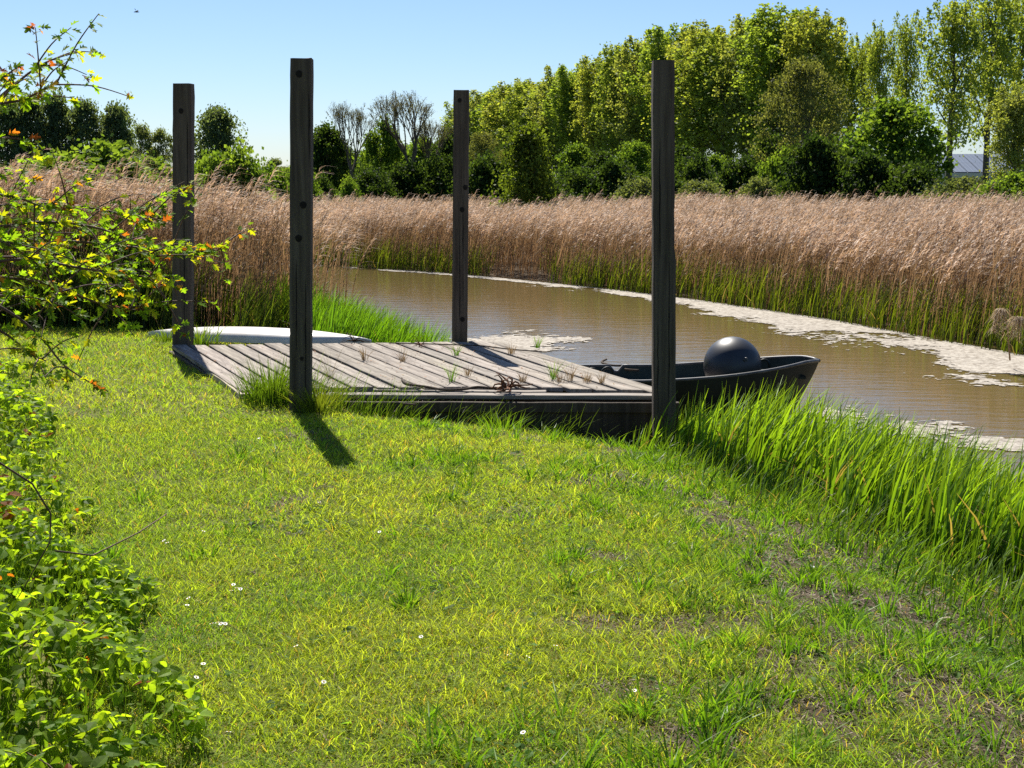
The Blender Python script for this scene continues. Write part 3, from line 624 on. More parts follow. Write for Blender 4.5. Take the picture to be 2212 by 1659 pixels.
# ------------------------------------------------------------------ posts
def post(u_top,v_top,u_bot,Yd,wpx,zb,label,knots,cracks,depth=None,rot=0.,seed=0,notch=False):
    top=AT(u_top,v_top,Yd); bot=Vector((AT(u_bot,v_top,Yd).x,Yd,zb))
    # the foot's own picture column belongs to a lower height: correct for the camera pitch
    vb=(lambda z: CV+FPX*math.tan(math.atan2(EYE-z,Yd)-PITCH))(zb)
    bot.x=AT(u_bot,vb,Yd).x
    wd=wpx/FPX*Yd/math.cos(PITCH)*1.0; dp=depth or wd
    e=empty('mooring_post',(bot.x,Yd,zb),0,label=label,cat='post',group='four square mooring posts around the dock')
    L=top.z-zb; sh=Vector((top.x-bot.x,0,0)); n=26; rg=random.Random(seed); V=[];F=[];C=[]
    ch=.019; sec=[(-wd/2+ch,-dp/2),(wd/2-ch,-dp/2),(wd/2,-dp/2+ch),(wd/2,dp/2-ch),(wd/2-ch,dp/2),(-wd/2+ch,dp/2),(-wd/2,dp/2-ch),(-wd/2,-dp/2+ch)]
    ca,sa=math.cos(rot),math.sin(rot)
    for i in range(n+1):
        t=i/n; k=1.0
        jx,jy=rg.uniform(-.0015,.0015),rg.uniform(-.0015,.0015)
        for (x,y) in sec:
            cut=0
            if notch and .33<1-t<.44 and x>0: cut=.012
            if notch and 1-t<=.33 and x>0: cut=.010
            X_=x*k-cut+jx+rg.uniform(-.001,.001); Y_=y+jy
            if i==n: X_*=.97; Y_*=.97
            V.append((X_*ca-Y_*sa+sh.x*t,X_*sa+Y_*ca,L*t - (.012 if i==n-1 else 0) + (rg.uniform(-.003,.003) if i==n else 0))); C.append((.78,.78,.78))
    for i in range(n):
        for k in range(8):
            k2=(k+1)%8; F.append((i*8+k,i*8+k2,(i+1)*8+k2,(i+1)*8+k))
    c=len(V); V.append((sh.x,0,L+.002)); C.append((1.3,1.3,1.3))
    for k in range(8): F.append((n*8+k,n*8+(k+1)%8,c,c))
    m=MB(); m.add(V,F,np.array(C)); m.build('timber',M_post,e)
    def face(u,v):
        z=AT(u,v,Yd-dp/2).z-zb; return (AT(u,v,Yd-dp/2).x-bot.x, z)
    for (u,v,r_) in knots:
        x,z=face(u,v); r_=r_/FPX*Yd; y=-dp/2-.002
        m=MB(); VV=[];FF=[]
        for ring,(rr_,yy) in enumerate(((1.05,.004),(1.0,-.001),(.6,-.0015),(.0,-.0015))):
            for k in range(12):
                th=6.283*k/12; VV.append((x+rr_*r_*math.cos(th)*(1+.08*math.sin(3*th)),y+yy,z+rr_*r_*1.1*math.sin(th)))
        for ring in range(3):
            for k in range(12):
                k2=(k+1)%12; FF.append((ring*12+k,ring*12+k2,(ring+1)*12+k2,(ring+1)*12+k))
        m.add(VV,FF); m.build('knot',M_dark,e)
    for (u,v0,v1) in cracks:
        xa,za=face(u,v0); xb,zb_=face(u,v1); m=MB(); VV=[];FF=[]; ns=10
        for i in range(ns+1):
            t=i/ns; wv=.0035*math.sin(math.pi*t)**.5*rg.uniform(.5,1.2)+.0003; xx=xa+(xb-xa)*t+rg.uniform(-.0025,.0025); zz=za+(zb_-za)*t
            VV+= [(xx-wv,-dp/2-.0025,zz),(xx+wv,-dp/2-.0025,zz)]
        FF=[(2*i,2*i+1,2*i+3,2*i+2) for i in range(ns)]
        m.add(VV,FF); m.build('crack',M_dark,e)
    return e
yb1=dockc[0].y+.02; yb3=dockc[1].y+.03
post(397,181,395,yb1+.10,39,-.3,'leftmost dark square post by the white hull',[(391,240,5)],[(398,440,720),(405,250,420)],seed=1)
post(652.5,127,649.5,G(650,886,0).y,44.5,-.12,'dark square post in front with its shadow on the lawn',[(646,160,7),(655,443,7),(645,515,7),(652,775,4)],[(668,180,350),(640,560,760),(660,600,860)],seed=2)
post(997,195,991,yb3+.09,32.5,-1.0,'greyer slim square post at the back right of the dock',[(993,217,4),(1005,405,5),(998,453,5),(999,690,5)],[(1000,420,660),(993,500,700)],seed=3)
post(1433.5,131,1434,9.75,48,-.6,'thickest dark square post at the front right of the dock',[],[(1425,300,560),(1445,560,880),(1421,700,900)],seed=4,notch=True)

# ------------------------------------------------------------------ dock
BL,BRr,FR,FL=dockc
dock=empty('wooden_dock',(0,11.5,0),label='low weathered grey plank dock between the four posts',cat='dock')
off=Vector((0,11.5,0)); ZD=.05
def q_(s,t):   # s along the width, t from back (0) to front (1)
    return (BL.lerp(BRr,s)).lerp(FL.lerp(FR,s),t)
NPK=18; rg=random.Random(5)
for i in range(NPK):
    s0=i/NPK; s1=(i+1)/NPK; g0=rg.uniform(.0022,.0052)*(1.6 if i%3==0 else 1); dz=rg.uniform(-.004,.004); tt=.90+rg.uniform(-.008,.008); tb=rg.uniform(-.012,.008); tw=rg.uniform(-.004,.004)
    if i==0: tt=.965
    if i==1: tt=.935
    if i>=14: tt=.93+.012*(i-14)+rg.uniform(-.006,.006)
    m=MB(); n=14; V=[];F=[]; col=np.array((1,1,1))*rg.uniform(.82,1.12)*np.array((1,rg.uniform(.97,1.0),rg.uniform(.93,1.)))
    for k in range(n+1):
        t=tb+(tt-tb)*k/n; w1=rg.uniform(-.0010,.0010); w2=rg.uniform(-.0010,.0010); zz=ZD+dz+rg.uniform(-.0015,.0015)
        a=q_(s0+g0+w1,t); b=q_(s1-g0+w2,t)
        V+= [(a.x,a.y-11.5,zz-.035),(b.x,b.y-11.5,zz-.035+tw),(b.x,b.y-11.5,zz+tw),(a.x,a.y-11.5,zz)]
    for k in range(n):
        for j in range(4):
            j2=(j+1)%4; F.append((k*4+j2,k*4+j,(k+1)*4+j,(k+1)*4+j2))
    F+=[(0,1,2,3),(n*4+3,n*4+2,n*4+1,n*4)]
    # one local frame per plank so the grain runs along it
    d=(q_(s0,1)-q_(s0,0)); ang_=math.atan2(d.y,d.x); ca,sa=math.cos(-ang_),math.sin(-ang_); Va=np.array(V); org=Va.mean(0)
    W=Va-org; W=np.stack([W[:,0]*ca-W[:,1]*sa,W[:,0]*sa+W[:,1]*ca,W[:,2]],1)
    m.add(W,F,col); o=m.build('plank',M_deck,dock); o.location=org; o.rotation_euler.z=ang_
    bevel(o,.004,1)
def board(a,b,wd,th,z,name,mt,tilt=0,c=1.):
    a=Vector(a);b=Vector(b); d=b-a; L=d.length; m=MB(); n=16; V=[];F=[]; r2=random.Random(int(L*1000)+int(z*999))
    for k in range(n+1):
        x=-L/2+L*k/n; j=r2.uniform(-.003,.003); jz=r2.uniform(-.002,.002)
        V+=[(x,-wd/2+j,-th/2),(x,wd/2,-th/2),(x,wd/2,th/2+jz),(x,-wd/2+j,th/2+jz)]
    for k in range(n):
        for j in range(4):
            j2=(j+1)%4; F.append((k*4+j,k*4+j2,(k+1)*4+j2,(k+1)*4+j))
    F+=[(3,2,1,0),(n*4,n*4+1,n*4+2,n*4+3)]
    m.add(V,F,(c,c,c)); o=m.build(name,mt,dock); o.location=((a+b)/2-off); o.location.z=z; o.rotation_euler=(tilt,0,math.atan2(d.y,d.x)); bevel(o,.004,1); return o
board(G(590,833,ZD),G(1180,839,ZD),.085,.032,ZD-.035,'front_board',M_deck,c=.95)
board(G(600,845,ZD),G(1440,848,ZD),.12,.032,ZD-.03,'front_board',M_deck,c=1.02)
fl=G(600,851,ZD); fr=G(1468,853,ZD)
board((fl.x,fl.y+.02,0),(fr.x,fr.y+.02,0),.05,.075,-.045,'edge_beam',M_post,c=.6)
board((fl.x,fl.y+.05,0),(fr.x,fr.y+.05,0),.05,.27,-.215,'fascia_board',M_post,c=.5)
board((BL.x+.05,BL.y-.1,0),(FL.x+.05,FL.y+.06,0),.06,.06,-.022,'side_beam',M_post,c=.8)
pa=G(410,768,.0); pb=G(535,862,.0); board((pa.x,pa.y,0),(pb.x,pb.y,0),.11,.08,.0,'sill_beam',M_beam)
board((BRr.x-.03,BRr.y-.1,0),(FR.x-.06,FR.y+.1,0),.05,.2,-.10,'side_beam',M_post,c=.9)
for s in (.12,.5,.85):
    a=q_(0.02,s);b=q_(.98,s); board((a.x,a.y,0),(b.x,b.y,0),.08,.10,-.05,'joist',M_post,c=.7)
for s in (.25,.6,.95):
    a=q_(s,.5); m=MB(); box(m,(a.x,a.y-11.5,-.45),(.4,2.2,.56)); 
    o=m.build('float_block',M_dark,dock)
# ropes, roots and debris lying on the dock
def rope(name,uv,z,r,label,cat,mt=M_rope,zs=None,n=6):
    P=[G(u,v,z) for u,v in uv]; pts=[]
    for i in range(len(P)-1):
        p0=P[max(0,i-1)];p1=P[i];p2=P[i+1];p3=P[min(len(P)-1,i+2)]
        for k in range(6):
            t=k/6; pts.append(.5*((2*p1)+(-p0+p2)*t+(2*p0-5*p1+4*p2-p3)*t*t+(-p0+3*p1-3*p2+p3)*t**3))
    pts.append(P[-1]); m=MB(); tube(m,pts,r,n); return tag(m.build(name,mt,smooth=True),label=label,cat=cat)
rope('rope',[(868,818),(880,829),(925,836),(960,842),(1000,841),(1030,836),(1060,838),(1088,838)],ZD+.012,.010,'dark old rope lying in a wave across the dock planks','rope')
rope('cable',[(840,741),(900,742),(960,744),(1040,747),(1100,754),(1170,760)],ZD+.010,.006,'thin dark cable along the back edge of the dock','cable')
rope('stick',[(870,872),(885,873),(898,874)],ZD+.010,.006,'short dark stick on the middle of the dock','stick')
rope('twig',[(1172,879),(1172,879.5)],-.2,.004,'short twig under the dock edge','twig') if False else None
def tangle(name,u,v,z,size,cnt,mt,label,cat,seed,r=.007):
    rg=random.Random(seed); c=G(u,v,z); m=MB()
    for k in range(cnt):
        a=rg.uniform(0,6.283); pts=[]; p=Vector((0,0,.01)); d=Vector((math.cos(a),math.sin(a),rg.uniform(.1,1.2))).normalized()
        for s in range(6):
            pts.append(p.copy()); p=p+d*size/5; d=(d+Vector((rg.uniform(-.6,.6),rg.uniform(-.6,.6),rg.uniform(-.75,.25)))).normalized(); p.z=max(p.z,.004)
        tube(m,pts,[r*(1-.14*i) for i in range(6)],5)
    return tag(m.build(name,mt,loc=c,smooth=True),label=label,cat=cat)
tangle('root_clump',1098,842,ZD+.01,.20,16,M_rust,'reddish brown tangle of roots on the front edge of the dock','roots',3,.011)
tangle('dead_plant',765,740,ZD,.16,18,M_rope,'dark dead weed clump on the back edge of the dock','dead plant',4,.006)
tangle('dead_plant',908,748,ZD,.12,9,M_rust,'brown dead weed clump near the middle of the dock back edge','dead plant',6,.005)
def tuft(u,v,z,h,n,colA,colB,label,name='grass_tuft',grp=None,wd=.006,sp=.03,mt=None,lo=.1,hi=.9,seed=None):
    c=G(u,v,z); rr=np.random.RandomState(seed or int(u*3+v)); m=MB(); a=rr.uniform(0,6.28,n); r_=rr.uniform(0,sp,n)
    P=np.stack([r_*np.cos(a),r_*np.sin(a),0*a],1)
    blades(m,P,h*rr.uniform(.5,1.1,n),wd,rr.uniform(0,6.28,n),a,rr.uniform(lo,hi,n),np.array(colA)*rr.uniform(.7,1.3,(n,1)),3,.08,.7,np.array(colB)*rr.uniform(.7,1.3,(n,1)))
    return tag(m.build(name,mt or M_tall,loc=c),label=label,cat='grass tuft',group=grp)
DR=(.26,.19,.11),(.34,.26,.16); GN=(.06,.16,.015),(.16,.26,.03)
for (u,v,h,k,lab) in [(788,778,.13,0,'dry grass tuft on the dock right of the front post'),(870,782,.13,0,'dry grass tuft beside the start of the rope'),(1195,820,.20,1,'green grass blades rising from the planks left of the dry tufts'),(1232,822,.17,0,'largest dry grass tuft near the front right post'),(1210,826,.15,0,'dry grass tuft at the front right of the dock'),(1268,826,.10,0,'low dry grass tuft left of the front right post'),(1300,828,.09,0,'small dry grass tuft nearest the front right post'),(1105,765,.12,0,'small dry grass tuft beyond the post shadow'),(985,768,.13,1,'small green tuft left of the post shadow'),(1010,812,.10,0,'faint dry grass tuft right of the post shadow'),(975,825,.20,1,'yellow-green grass rising at the dock front'),(1130,826,.11,0,'dry grass tuft right of the reddish roots'),(1160,752,.14,1,'green weeds on the back right edge of the dock')]:
    tuft(u,v,ZD,h,26,*(GN if k else DR),lab,grp='grass tufts growing on the dock',wd=.005,mt=None if k else M_dry)
tuft(590,872,.0,.34,420,(.05,.11,.012),(.11,.19,.02),'dense dark green tussock at the left foot of the front post','grass_tussock',wd=.007,sp=.24,hi=.7)
tuft(690,892,.0,.24,260,(.07,.12,.015),(.16,.2,.03),'low tussock at the right foot of the front post','grass_tussock',wd=.006,sp=.16,hi=1.)
tuft(640,878,.0,.42,50,(.06,.13,.015),(.14,.22,.02),'tall thin weeds against the front post','grass_tussock',wd=.006,sp=.14,hi=.5)
tuft(712,822,.04,.36,26,(.16,.12,.05),(.20,.17,.06),'wispy dry stalks leaning over the dock beside the front post','grass_tussock',wd=.003,sp=.03,mt=M_dry,lo=.3,hi=1.5)
tuft(1085,945,-.12,.2,130,(.08,.2,.015),(.17,.3,.02),'bright green tuft before the dark dock front','grass_tussock',wd=.007,sp=.14,hi=.9)
tuft(1440,948,-.4,.34,90,(.05,.12,.012),(.12,.2,.02),'shaded grass at the foot of the front right post','grass_tussock',wd=.007,sp=.16,hi=.7)
tuft(300,700,.02,.22,110,(.06,.13,.015),(.13,.22,.02),'grass tuft at the left tip of the white hull','grass_tussock',wd=.009,sp=.2)
tuft(430,742,.02,.22,110,(.06,.13,.015),(.14,.22,.02),'grass tuft before the white hull right of the first post','grass_tussock',wd=.009,sp=.22)
tuft(362,738,.02,.16,90,(.07,.14,.015),(.14,.22,.02),'grass tuft before the white hull left of the first post','grass_tussock',wd=.008,sp=.15)
tuft(1270,592,WATER_Z,.85,60,(.06,.17,.012),(.14,.27,.02),'lone bright green reed clump standing off the far bank','reed_clump',wd=.022,sp=.12,hi=.35)

mb=MB(); N=900; s_=rnd(N,.02,.98); t_=rnd(N,.02,.93); P=np.array([tuple(q_(a,b_)) for a,b_ in zip(s_,t_)]); P[:,2]=ZD+.004+rnd(N,0,.004)
k=fbm(P[:,0],P[:,1],3,111)+.25*rnd(N)>.55; P=P[k]; N=len(P); cc=np.array([(.30,.12,.03),(.20,.14,.08),(.08,.05,.03),(.35,.25,.12)])[rs.randint(0,4,N)]
v,f=PLAIN; v=v*np.array((.45,1,.5)); scatter(mb,v,f,P,rotmats(rnd(N,0,6.28),rnd(N,-.3,.3),rnd(N,-.3,.3)),rnd(N,.008,.03),cc)
tag(mb.build('leaf_litter',M_dry),label='dry leaf scraps scattered over the dock planks',cat='litter',kind='stuff')
# ------------------------------------------------------------------ white upturned hull
hA=G(313,729,.0); hB=G(800,742,.02); Lh=(hB-hA).length
e=empty('white_hull',((hA.x+hB.x)/2,(hA.y+hB.y)/2+.12,0),math.atan2(hB.y-hA.y,hB.x-hA.x),label='long white upturned hull lying behind the dock',cat='boat')
m=MB();V=[];F=[];n=40;k_=13
for i in range(n+1):
    t=i/n; b=max(.004,.25*(max(0,1-(2*t-1)**4))**.9*min(1,(t*3.2)**.75)*min(1,((1-t)*3.2)**.75)); h=.012+.115*(max(0,math.sin(math.pi*(.02+.96*t))))**.5
    for j in range(k_):
        a=math.pi*j/(k_-1); V.append((-Lh/2+Lh*t,-b*math.cos(a),h*abs(math.sin(a))**.62+.0))
for i in range(n):
    for j in range(k_-1): F.append((i*k_+j,(i+1)*k_+j,(i+1)*k_+j+1,i*k_+j+1))
m.add(V,F); o=m.build('hull',M_white,e,True)

# ------------------------------------------------------------------ dinghy
bowp=Vector((2.62,11.75,0)); stern=Vector((.28,12.02,0)); ax_=(bowp-stern); LB=ax_.length
boat=empty('dinghy',(stern.x,stern.y,0),math.atan2(ax_.y,ax_.x),label='dark open dinghy moored right of the dock with its bow pointing right',cat='boat')
def hb(t): return .50*(1-.26*(1-min(1,t/.35))**2)*(1-max(0,(t-.55)/.45)**2.6)**.75 if t<1 else 0.
def shz(t): return -.085+.02*t+.15*max(0,(t-.35)/.65)**1.6 - .03*max(0,(t-.93)/.07)**2
def kz(t): return -.60+.05*max(0,(t-.6)/.4)**2
def rake(t,s): return -.30*max(0,(t-.55)/.45)**1.5*s**1.15
def hullpt(t,s,sd,off=0.,din=0.):
    b=hb(t); tt=1-s; yy=sd*max(0,(b-din))*(1-(s)**2.8*.92)**(.9) ; zz=shz(t)*(tt)+kz(t)*s
    yy*= (1-.12*s)
    return (t*LB+rake(t,s),yy,zz+off)
def skin(din,zo,flip):
    V=[];F=[]; n=56; K=12
    for i in range(n+1):
        t=i/n
        for j in range(2*K+1):
            sd=1 if j<K else -1; s=j/K if j<=K else (2*K-j)/K
            p=list(hullpt(t,s,sd,0,din)); 
            if s>.98: p[1]=0
            if sd==1 and s<.35 and abs(t-.262)<.02: p[2]-=.055*(1-s/.35)      # notch for an oar in the far side
            p[2]+=zo*s
            V.append(tuple(p))
    W=2*K+1
    for i in range(n):
        for j in range(2*K):
            f=(i*W+j,i*W+j+1,(i+1)*W+j+1,(i+1)*W+j); F.append(f if flip else f[::-1])
    return V,F,W,n
m=MB(); V,F,W_,n=skin(0,0,True); c=len(V); 
m.add(V,F); 
tr=[V[j] for j in range(W_)]; V2=tr+[(0,0,shz(0)-.01)]; F2=[(j+1,j,W_,W_) for j in range(W_-1)]; m.add(V2,F2); m.build('hull',M_hull,boat,True)
m=MB(); V,F,W_,n=skin(.022,.03,False); m.add(V,F); m.build('lining',M_hullin,boat,True)
for sd in (1,-1):
    pts=[]; 
    for i in range(57):
        t=i/56; p=hullpt(t,0,sd); z=p[2]+.006
        if sd==1 and abs(t-.262)<.02: z-=.055
        pts.append((p[0],p[1]-sd*.010,z))
    m=MB(); tube(m,pts,.015,6); m.build('gunwale',M_rim,boat,True)
m=MB(); box(m,(.62,0,-.20),(.24,.86,.03)); box(m,(1.25,0,-.20),(.22,.9,.03)) ; m.build('thwart',M_deck,boat)
m=MB(); box(m,(1.1,0,-.42),(1.7,.6,.03)); m.build('floor_board',M_deck,boat)
def loop(parent,x,y,z,r,th,name,rz=0,mt=M_hull):
    m=MB(); pts=[(r*math.cos(a)*math.cos(rz),r*math.cos(a)*math.sin(rz),r*1.2*math.sin(a)) for a in np.linspace(-.2,math.pi+.2,12)]
    tube(m,pts,th,7); o=m.build(name,mt,parent,True); o.location=(x,y,z); return o
loop(boat,1.90,.10,-.005,.045,.012,'bow_ring',0)
loop(boat,.55,.05,-.10,.055,.012,'handle',.3); loop(boat,.42,.02,-.10,.05,.012,'handle',.3)
m=MB(); box(m,(1.98,0,-.06),(.5,.42,.02)); m.build('fore_deck',M_hull,boat)
tangle('rope_pile',1350,809,-.185,.13,14,M_rope,'dark heap of old rope in the stern of the dinghy','rope',9,.010)
# buoy resting in the boat
bc=AT(1582,789,11.85); br=.247
bu=empty('mooring_buoy',(bc.x,bc.y,bc.z-br),label='large glossy black ball buoy resting in the dinghy',cat='buoy')
m=MB();V=[];F=[];nu=40;nv=24
for i in range(nv+1):
    ph=math.pi*i/nv
    for j in range(nu):
        th=6.2832*j/nu; V.append((br*math.sin(ph)*math.cos(th),br*math.sin(ph)*math.sin(th),br*(1-math.cos(ph))))
for i in range(nv):
    for j in range(nu): F.append((i*nu+j,i*nu+(j+1)%nu,(i+1)*nu+(j+1)%nu,(i+1)*nu+j))
m.add(V,F); m.build('ball',M_buoy,bu,True)
lp=AT(1608,776,11.85-.21)-bu.location; d=(lp-Vector((0,0,br))).normalized()
m=MB(); tube(m,[lp-d*.03,lp+d*.010,lp+d*.02],[.034,.026,.018],12); m.build('boss',M_buoy,bu,True)
m=MB(); c=lp+d*.024; pts=[c+Vector((math.cos(a)*.016,-.012*math.cos(a),math.sin(a)*.014-.008)) for a in np.linspace(0,6.28,14)]; tube(m,pts,.005,6); m.build('eye',M_rim,bu,True)
m=MB(); pts=[(c.x,c.y,c.z),(c.x+.03,c.y-.02,c.z-.03),(c.x+.05,c.y-.03,c.z-.09),(c.x+.04,c.y,c.z-.2)]; 
tag(rope('mooring_line',[(1310,776),(1300,783),(1330,790),(1360,788),(1350,797),(1380,800)],-.1,.010,'dark rope coiled over the side inside the dinghy','rope'))

# ------------------------------------------------------------------ hawthorn sprays and bramble at the left
haw=empty('hawthorn_shrub',(-1.85,3.3,0),label='hawthorn shrub with yellow-green and orange leaves reaching in from the left',cat='shrub')
hb_=MB(); hl=MB(); rg=random.Random(11); rr=np.random.RandomState(11); O=Vector((-1.85,3.3,0))
LP=[];LY=[];LPi=[];LR=[];LS=[];LC=[]
def leafcol(redness):
    q=rg.random()
    if q<redness: c=np.array(rg.choice([(.30,.10,.03),(.36,.17,.03),(.22,.06,.025),(.38,.24,.04)]))
    elif q<redness+.25: c=np.array((.26,.30,.02))
    else: c=np.array((.11,.20,.02))*rg.uniform(.5,1.6)
    return c
def leafat(p,d,s,red):
    LP.append(tuple(p)); yaw=math.atan2(-d.x,d.y)+rg.uniform(-1,1); LY.append(yaw); LPi.append(rg.uniform(-.9,.6)); LR.append(rg.uniform(-1.1,1.1)); LS.append(s*rg.uniform(.65,1.3)); LC.append(leafcol(red))
def twig(pts,r0,r1,dens,s,red0=.05,red1=.55,side_=.6,slen=.16,lv=0):
    P=[]
    for i in range(len(pts)-1):
        p0=pts[max(0,i-1)];p1=pts[i];p2=pts[i+1];p3=pts[min(len(pts)-1,i+2)]
        for k in range(5):
            t=k/5; P.append(.5*((2*p1)+(-p0+p2)*t+(2*p0-5*p1+4*p2-p3)*t*t+(-p0+3*p1-3*p2+p3)*t**3))
    P.append(pts[-1]); n=len(P)
    tube(hb_,[p-O for p in P],[r0+(r1-r0)*i/(n-1) for i in range(n)],5)
    L=sum((P[i+1]-P[i]).length for i in range(n-1)); cnt=int(L*dens)
    for c in range(cnt):
        t=rg.random()**.85; f=t*(n-1); i=min(n-2,int(f)); p=P[i].lerp(P[i+1],f-i); d=(P[i+1]-P[i]).normalized()
        red=red0+(red1-red0)*.8*t**4
        if lv==0 and rg.random()<side_*.35:
            sdv=Vector((rg.uniform(-1,1),rg.uniform(-1,1),rg.uniform(-.6,1))).normalized(); q=(d*.7+sdv).normalized()
            e_=p+q*slen*rg.uniform(.4,1.3); twig([p,p.lerp(e_,.5)+Vector((0,0,.01)),e_],.002,.0008,45,s*.9,red0,red0+.25,lv=1)
        else:
            for _ in range(rg.choice((1,2,2,3))): leafat(p-O+Vector((rg.uniform(-1,1),rg.uniform(-1,1),rg.uniform(-1,1)))*.010,d+Vector((rg.uniform(-1,1),rg.uniform(-1,1),0)),s,red)
def HP(u,v,Y): return AT(u,v,Y)
S0=.023
spr=[([(-260,560,3.1),(-60,530,3.1),(120,520,3.15),(300,535,3.2),(400,545,3.2),(480,538,3.25)],1.,.5),
     ([(-260,640,3.0),(-60,600,3.0),(90,610,2.95),(200,650,2.95),(270,668,3.),(325,668,3.)],1.,.7),
     ([(-260,480,3.3),(-60,450,3.3),(100,440,3.3),(230,455,3.3),(300,475,3.3),(360,470,3.3)],1.,.4),
     ([(-240,330,3.),(-100,260,3.),(0,210,2.9),(60,160,2.9),(110,130,2.9),(172,112,2.9)],.5,.9),
     ([(-240,300,3.),(-60,250,3.),(0,225,2.8),(50,215,2.8),(100,190,2.8),(125,180,2.8)],.6,.9),
     ([(-240,360,2.8),(-100,320,2.8),(0,300,2.8),(40,300,2.8),(80,310,2.8)],.4,.6),
     ([(-240,620,2.7),(-60,640,2.7),(30,680,2.7),(90,730,2.7),(140,790,2.7),(215,838,2.7)],.6,.3),
     ([(-240,500,3.),(-60,500,3.),(80,480,3.),(200,490,3.05),(280,520,3.1),(340,560,3.1)],1.,.3),
     ([(-240,560,2.9),(-60,570,2.9),(60,560,2.9),(180,580,2.9),(260,590,2.95),(330,600,3.)],1.,.2),
     ([(-260,600,3.4),(-60,560,3.4),(100,560,3.4),(200,600,3.4),(280,630,3.4)],1.,.1),
     ([(-200,440,2.9),(-60,420,2.9),(30,425,2.9),(90,445,2.9),(150,450,2.9)],1.,.4),
     ([(-200,640,3.1),(-60,640,3.1),(40,640,3.1),(120,655,3.1),(180,690,3.1)],.9,.2),
     ([(-240,520,2.7),(-60,500,2.7),(20,530,2.7),(90,580,2.7),(130,640,2.7)],1.,.1),
     ([(-240,260,3.2),(-60,190,3.2),(0,170,3.2),(40,145,3.2)],.5,.9),
     ([(-240,700,2.9),(-60,700,2.9),(10,720,2.9),(60,760,2.9),(100,780,2.9)],.7,.1)]
for (q,dn_,red) in spr:
    pts=[HP(*a) for a in q]; twig(pts,.0045,.0012,105*dn_,S0,.02,red)
    p=pts[0]; branch(hb_,(rg.uniform(-.1,.1),rg.uniform(-.1,.1),max(.2,p.z-.9)),p-O,.012,.0045,.06,rg,5,5)
# the shrub's own body outside the frame at the left
for k in range(26):
    a=rg.uniform(0,6.283); e_=O+Vector((math.cos(a)*rg.uniform(.2,.6)-.25,math.sin(a)*rg.uniform(.2,.8),rg.uniform(.7,2.3)))
    if AT(-420,500,e_.y if e_.y>1 else 1).x < e_.x: continue
    s_=O+Vector((rg.uniform(-.1,.1),rg.uniform(-.1,.1),rg.uniform(.2,.7))); twig([s_,s_.lerp(e_,.5)+Vector((0,0,.08)),e_],.009,.0015,70,S0*1.1,.03,.3)
for k in range(4): branch(hb_,(rg.uniform(-.06,.06),rg.uniform(-.06,.06),-.02),(rg.uniform(-.3,.2),rg.uniform(-.3,.3),rg.uniform(.9,1.5)),.03,.012,.05,rg,7,6)
v,f=LOBED; scatter(hl,v,f,np.array(LP),rotmats(np.array(LY),np.array(LPi),np.array(LR)),np.array(LS),np.array(LC))
hb_.build('branches',M_twig,haw,True); hl.build('foliage',M_leaf,haw)

def bramble(name,label,n,y0,y1,xr,seed,hmax,ls=.045,org=None):
    rr=np.random.RandomState(seed); e=empty(name,org,label=label,cat='bramble'); O=np.array(org)
    x=rr.uniform(xr[0],xr[1],n); y=rr.uniform(y0,y1,n); ins=bramble_in(x,y)+.30*(fbm(x,y,2.4,seed)-.5)*2
    k=(ins>-.05)&(x>-.42*y-.75)&((fbm(x,y,1.9,seed+9)>.43)|(rr.uniform(0,1,n)<.28)); x,y,ins=x[k],y[k],ins[k]; N=len(x)
    hh=np.minimum(hmax,.10+.55*ins)*(.55+.85*fbm(x,y,2.1,seed+3)); zt=hh*(1-.75*rr.uniform(0,1,N)**2.2)
    P=np.stack([x,y,gz(x,y)+zt+.02],1)-O
    lb=MB(); yaw=rr.uniform(0,6.28,N); s=ls*rr.uniform(.6,1.35,N)
    g=rr.uniform(.6,1.4,(N,1)); mixv=np.clip(rr.uniform(-.2,1,(N,1)),0,1)
    col=(np.array((.10,.18,.022))*(1-mixv)+np.array((.24,.35,.03))*mixv)*g
    red=rr.uniform(0,1,N)<.02; col[red]=(.25,.08,.02)
    v,f=OVATE
    for da,sc_ in ((0,1.),(1.15,.8),(-1.15,.8)):
        a=yaw+da; off_=np.stack([-np.sin(a),np.cos(a),0*a],1)*(.006)
        scatter(lb,v,f,P+off_,rotmats(a,rr.uniform(-1.1,.8,N),rr.uniform(-.8,.8,N)),s*sc_,col*rr.uniform(.85,1.15,(N,1)))
    lb.build('foliage',M_leaf,e)
    rg=random.Random(seed)
    for k in range(40):
        sb=MB()
        i=rg.randrange(N); p=Vector(P[i])+Vector((0,0,.0)); q=Vector((p.x-rg.uniform(.0,.35),p.y+rg.uniform(-.2,.2),0)); q.z=float(gz(np.array([q.x+O[0]]),np.array([q.y+O[1]]))[0])-O[2]
        branch(sb,q,p,.004,.0016,.22,rg,5,6); sb.build('cane',M_twig,e,True)
    # grass growing through it
    gb=MB(); n2=int(N*1.0); i=rr.randint(0,N,n2); Q=P[i].copy(); z0=gz(Q[:,0]+O[0],Q[:,1]+O[1])-O[2]; Q[:,2]=z0
    blades(gb,Q,np.minimum(hh[i]*1.15,.5)*rr.uniform(.5,1.1,n2),.006,rr.uniform(0,6.28,n2),rr.uniform(0,6.28,n2),rr.uniform(.05,.6,n2),np.array((.05,.12,.014))*rr.uniform(.6,1.3,(n2,1)),3,.08,.5,np.array((.12,.21,.02)))
    tag(gb.build('bramble_grass',M_tall,loc=tuple(O)),label='long grass growing up through the '+('near' if y0<5 else 'far')+' brambles',cat='grass',kind='stuff')
    return e
bramble('bramble_thicket','nearest leafy bramble thicket in the lower left corner',10500,2.2,5.6,(-3.2,-.7),401,.58,.041,(-1.9,4.,0))
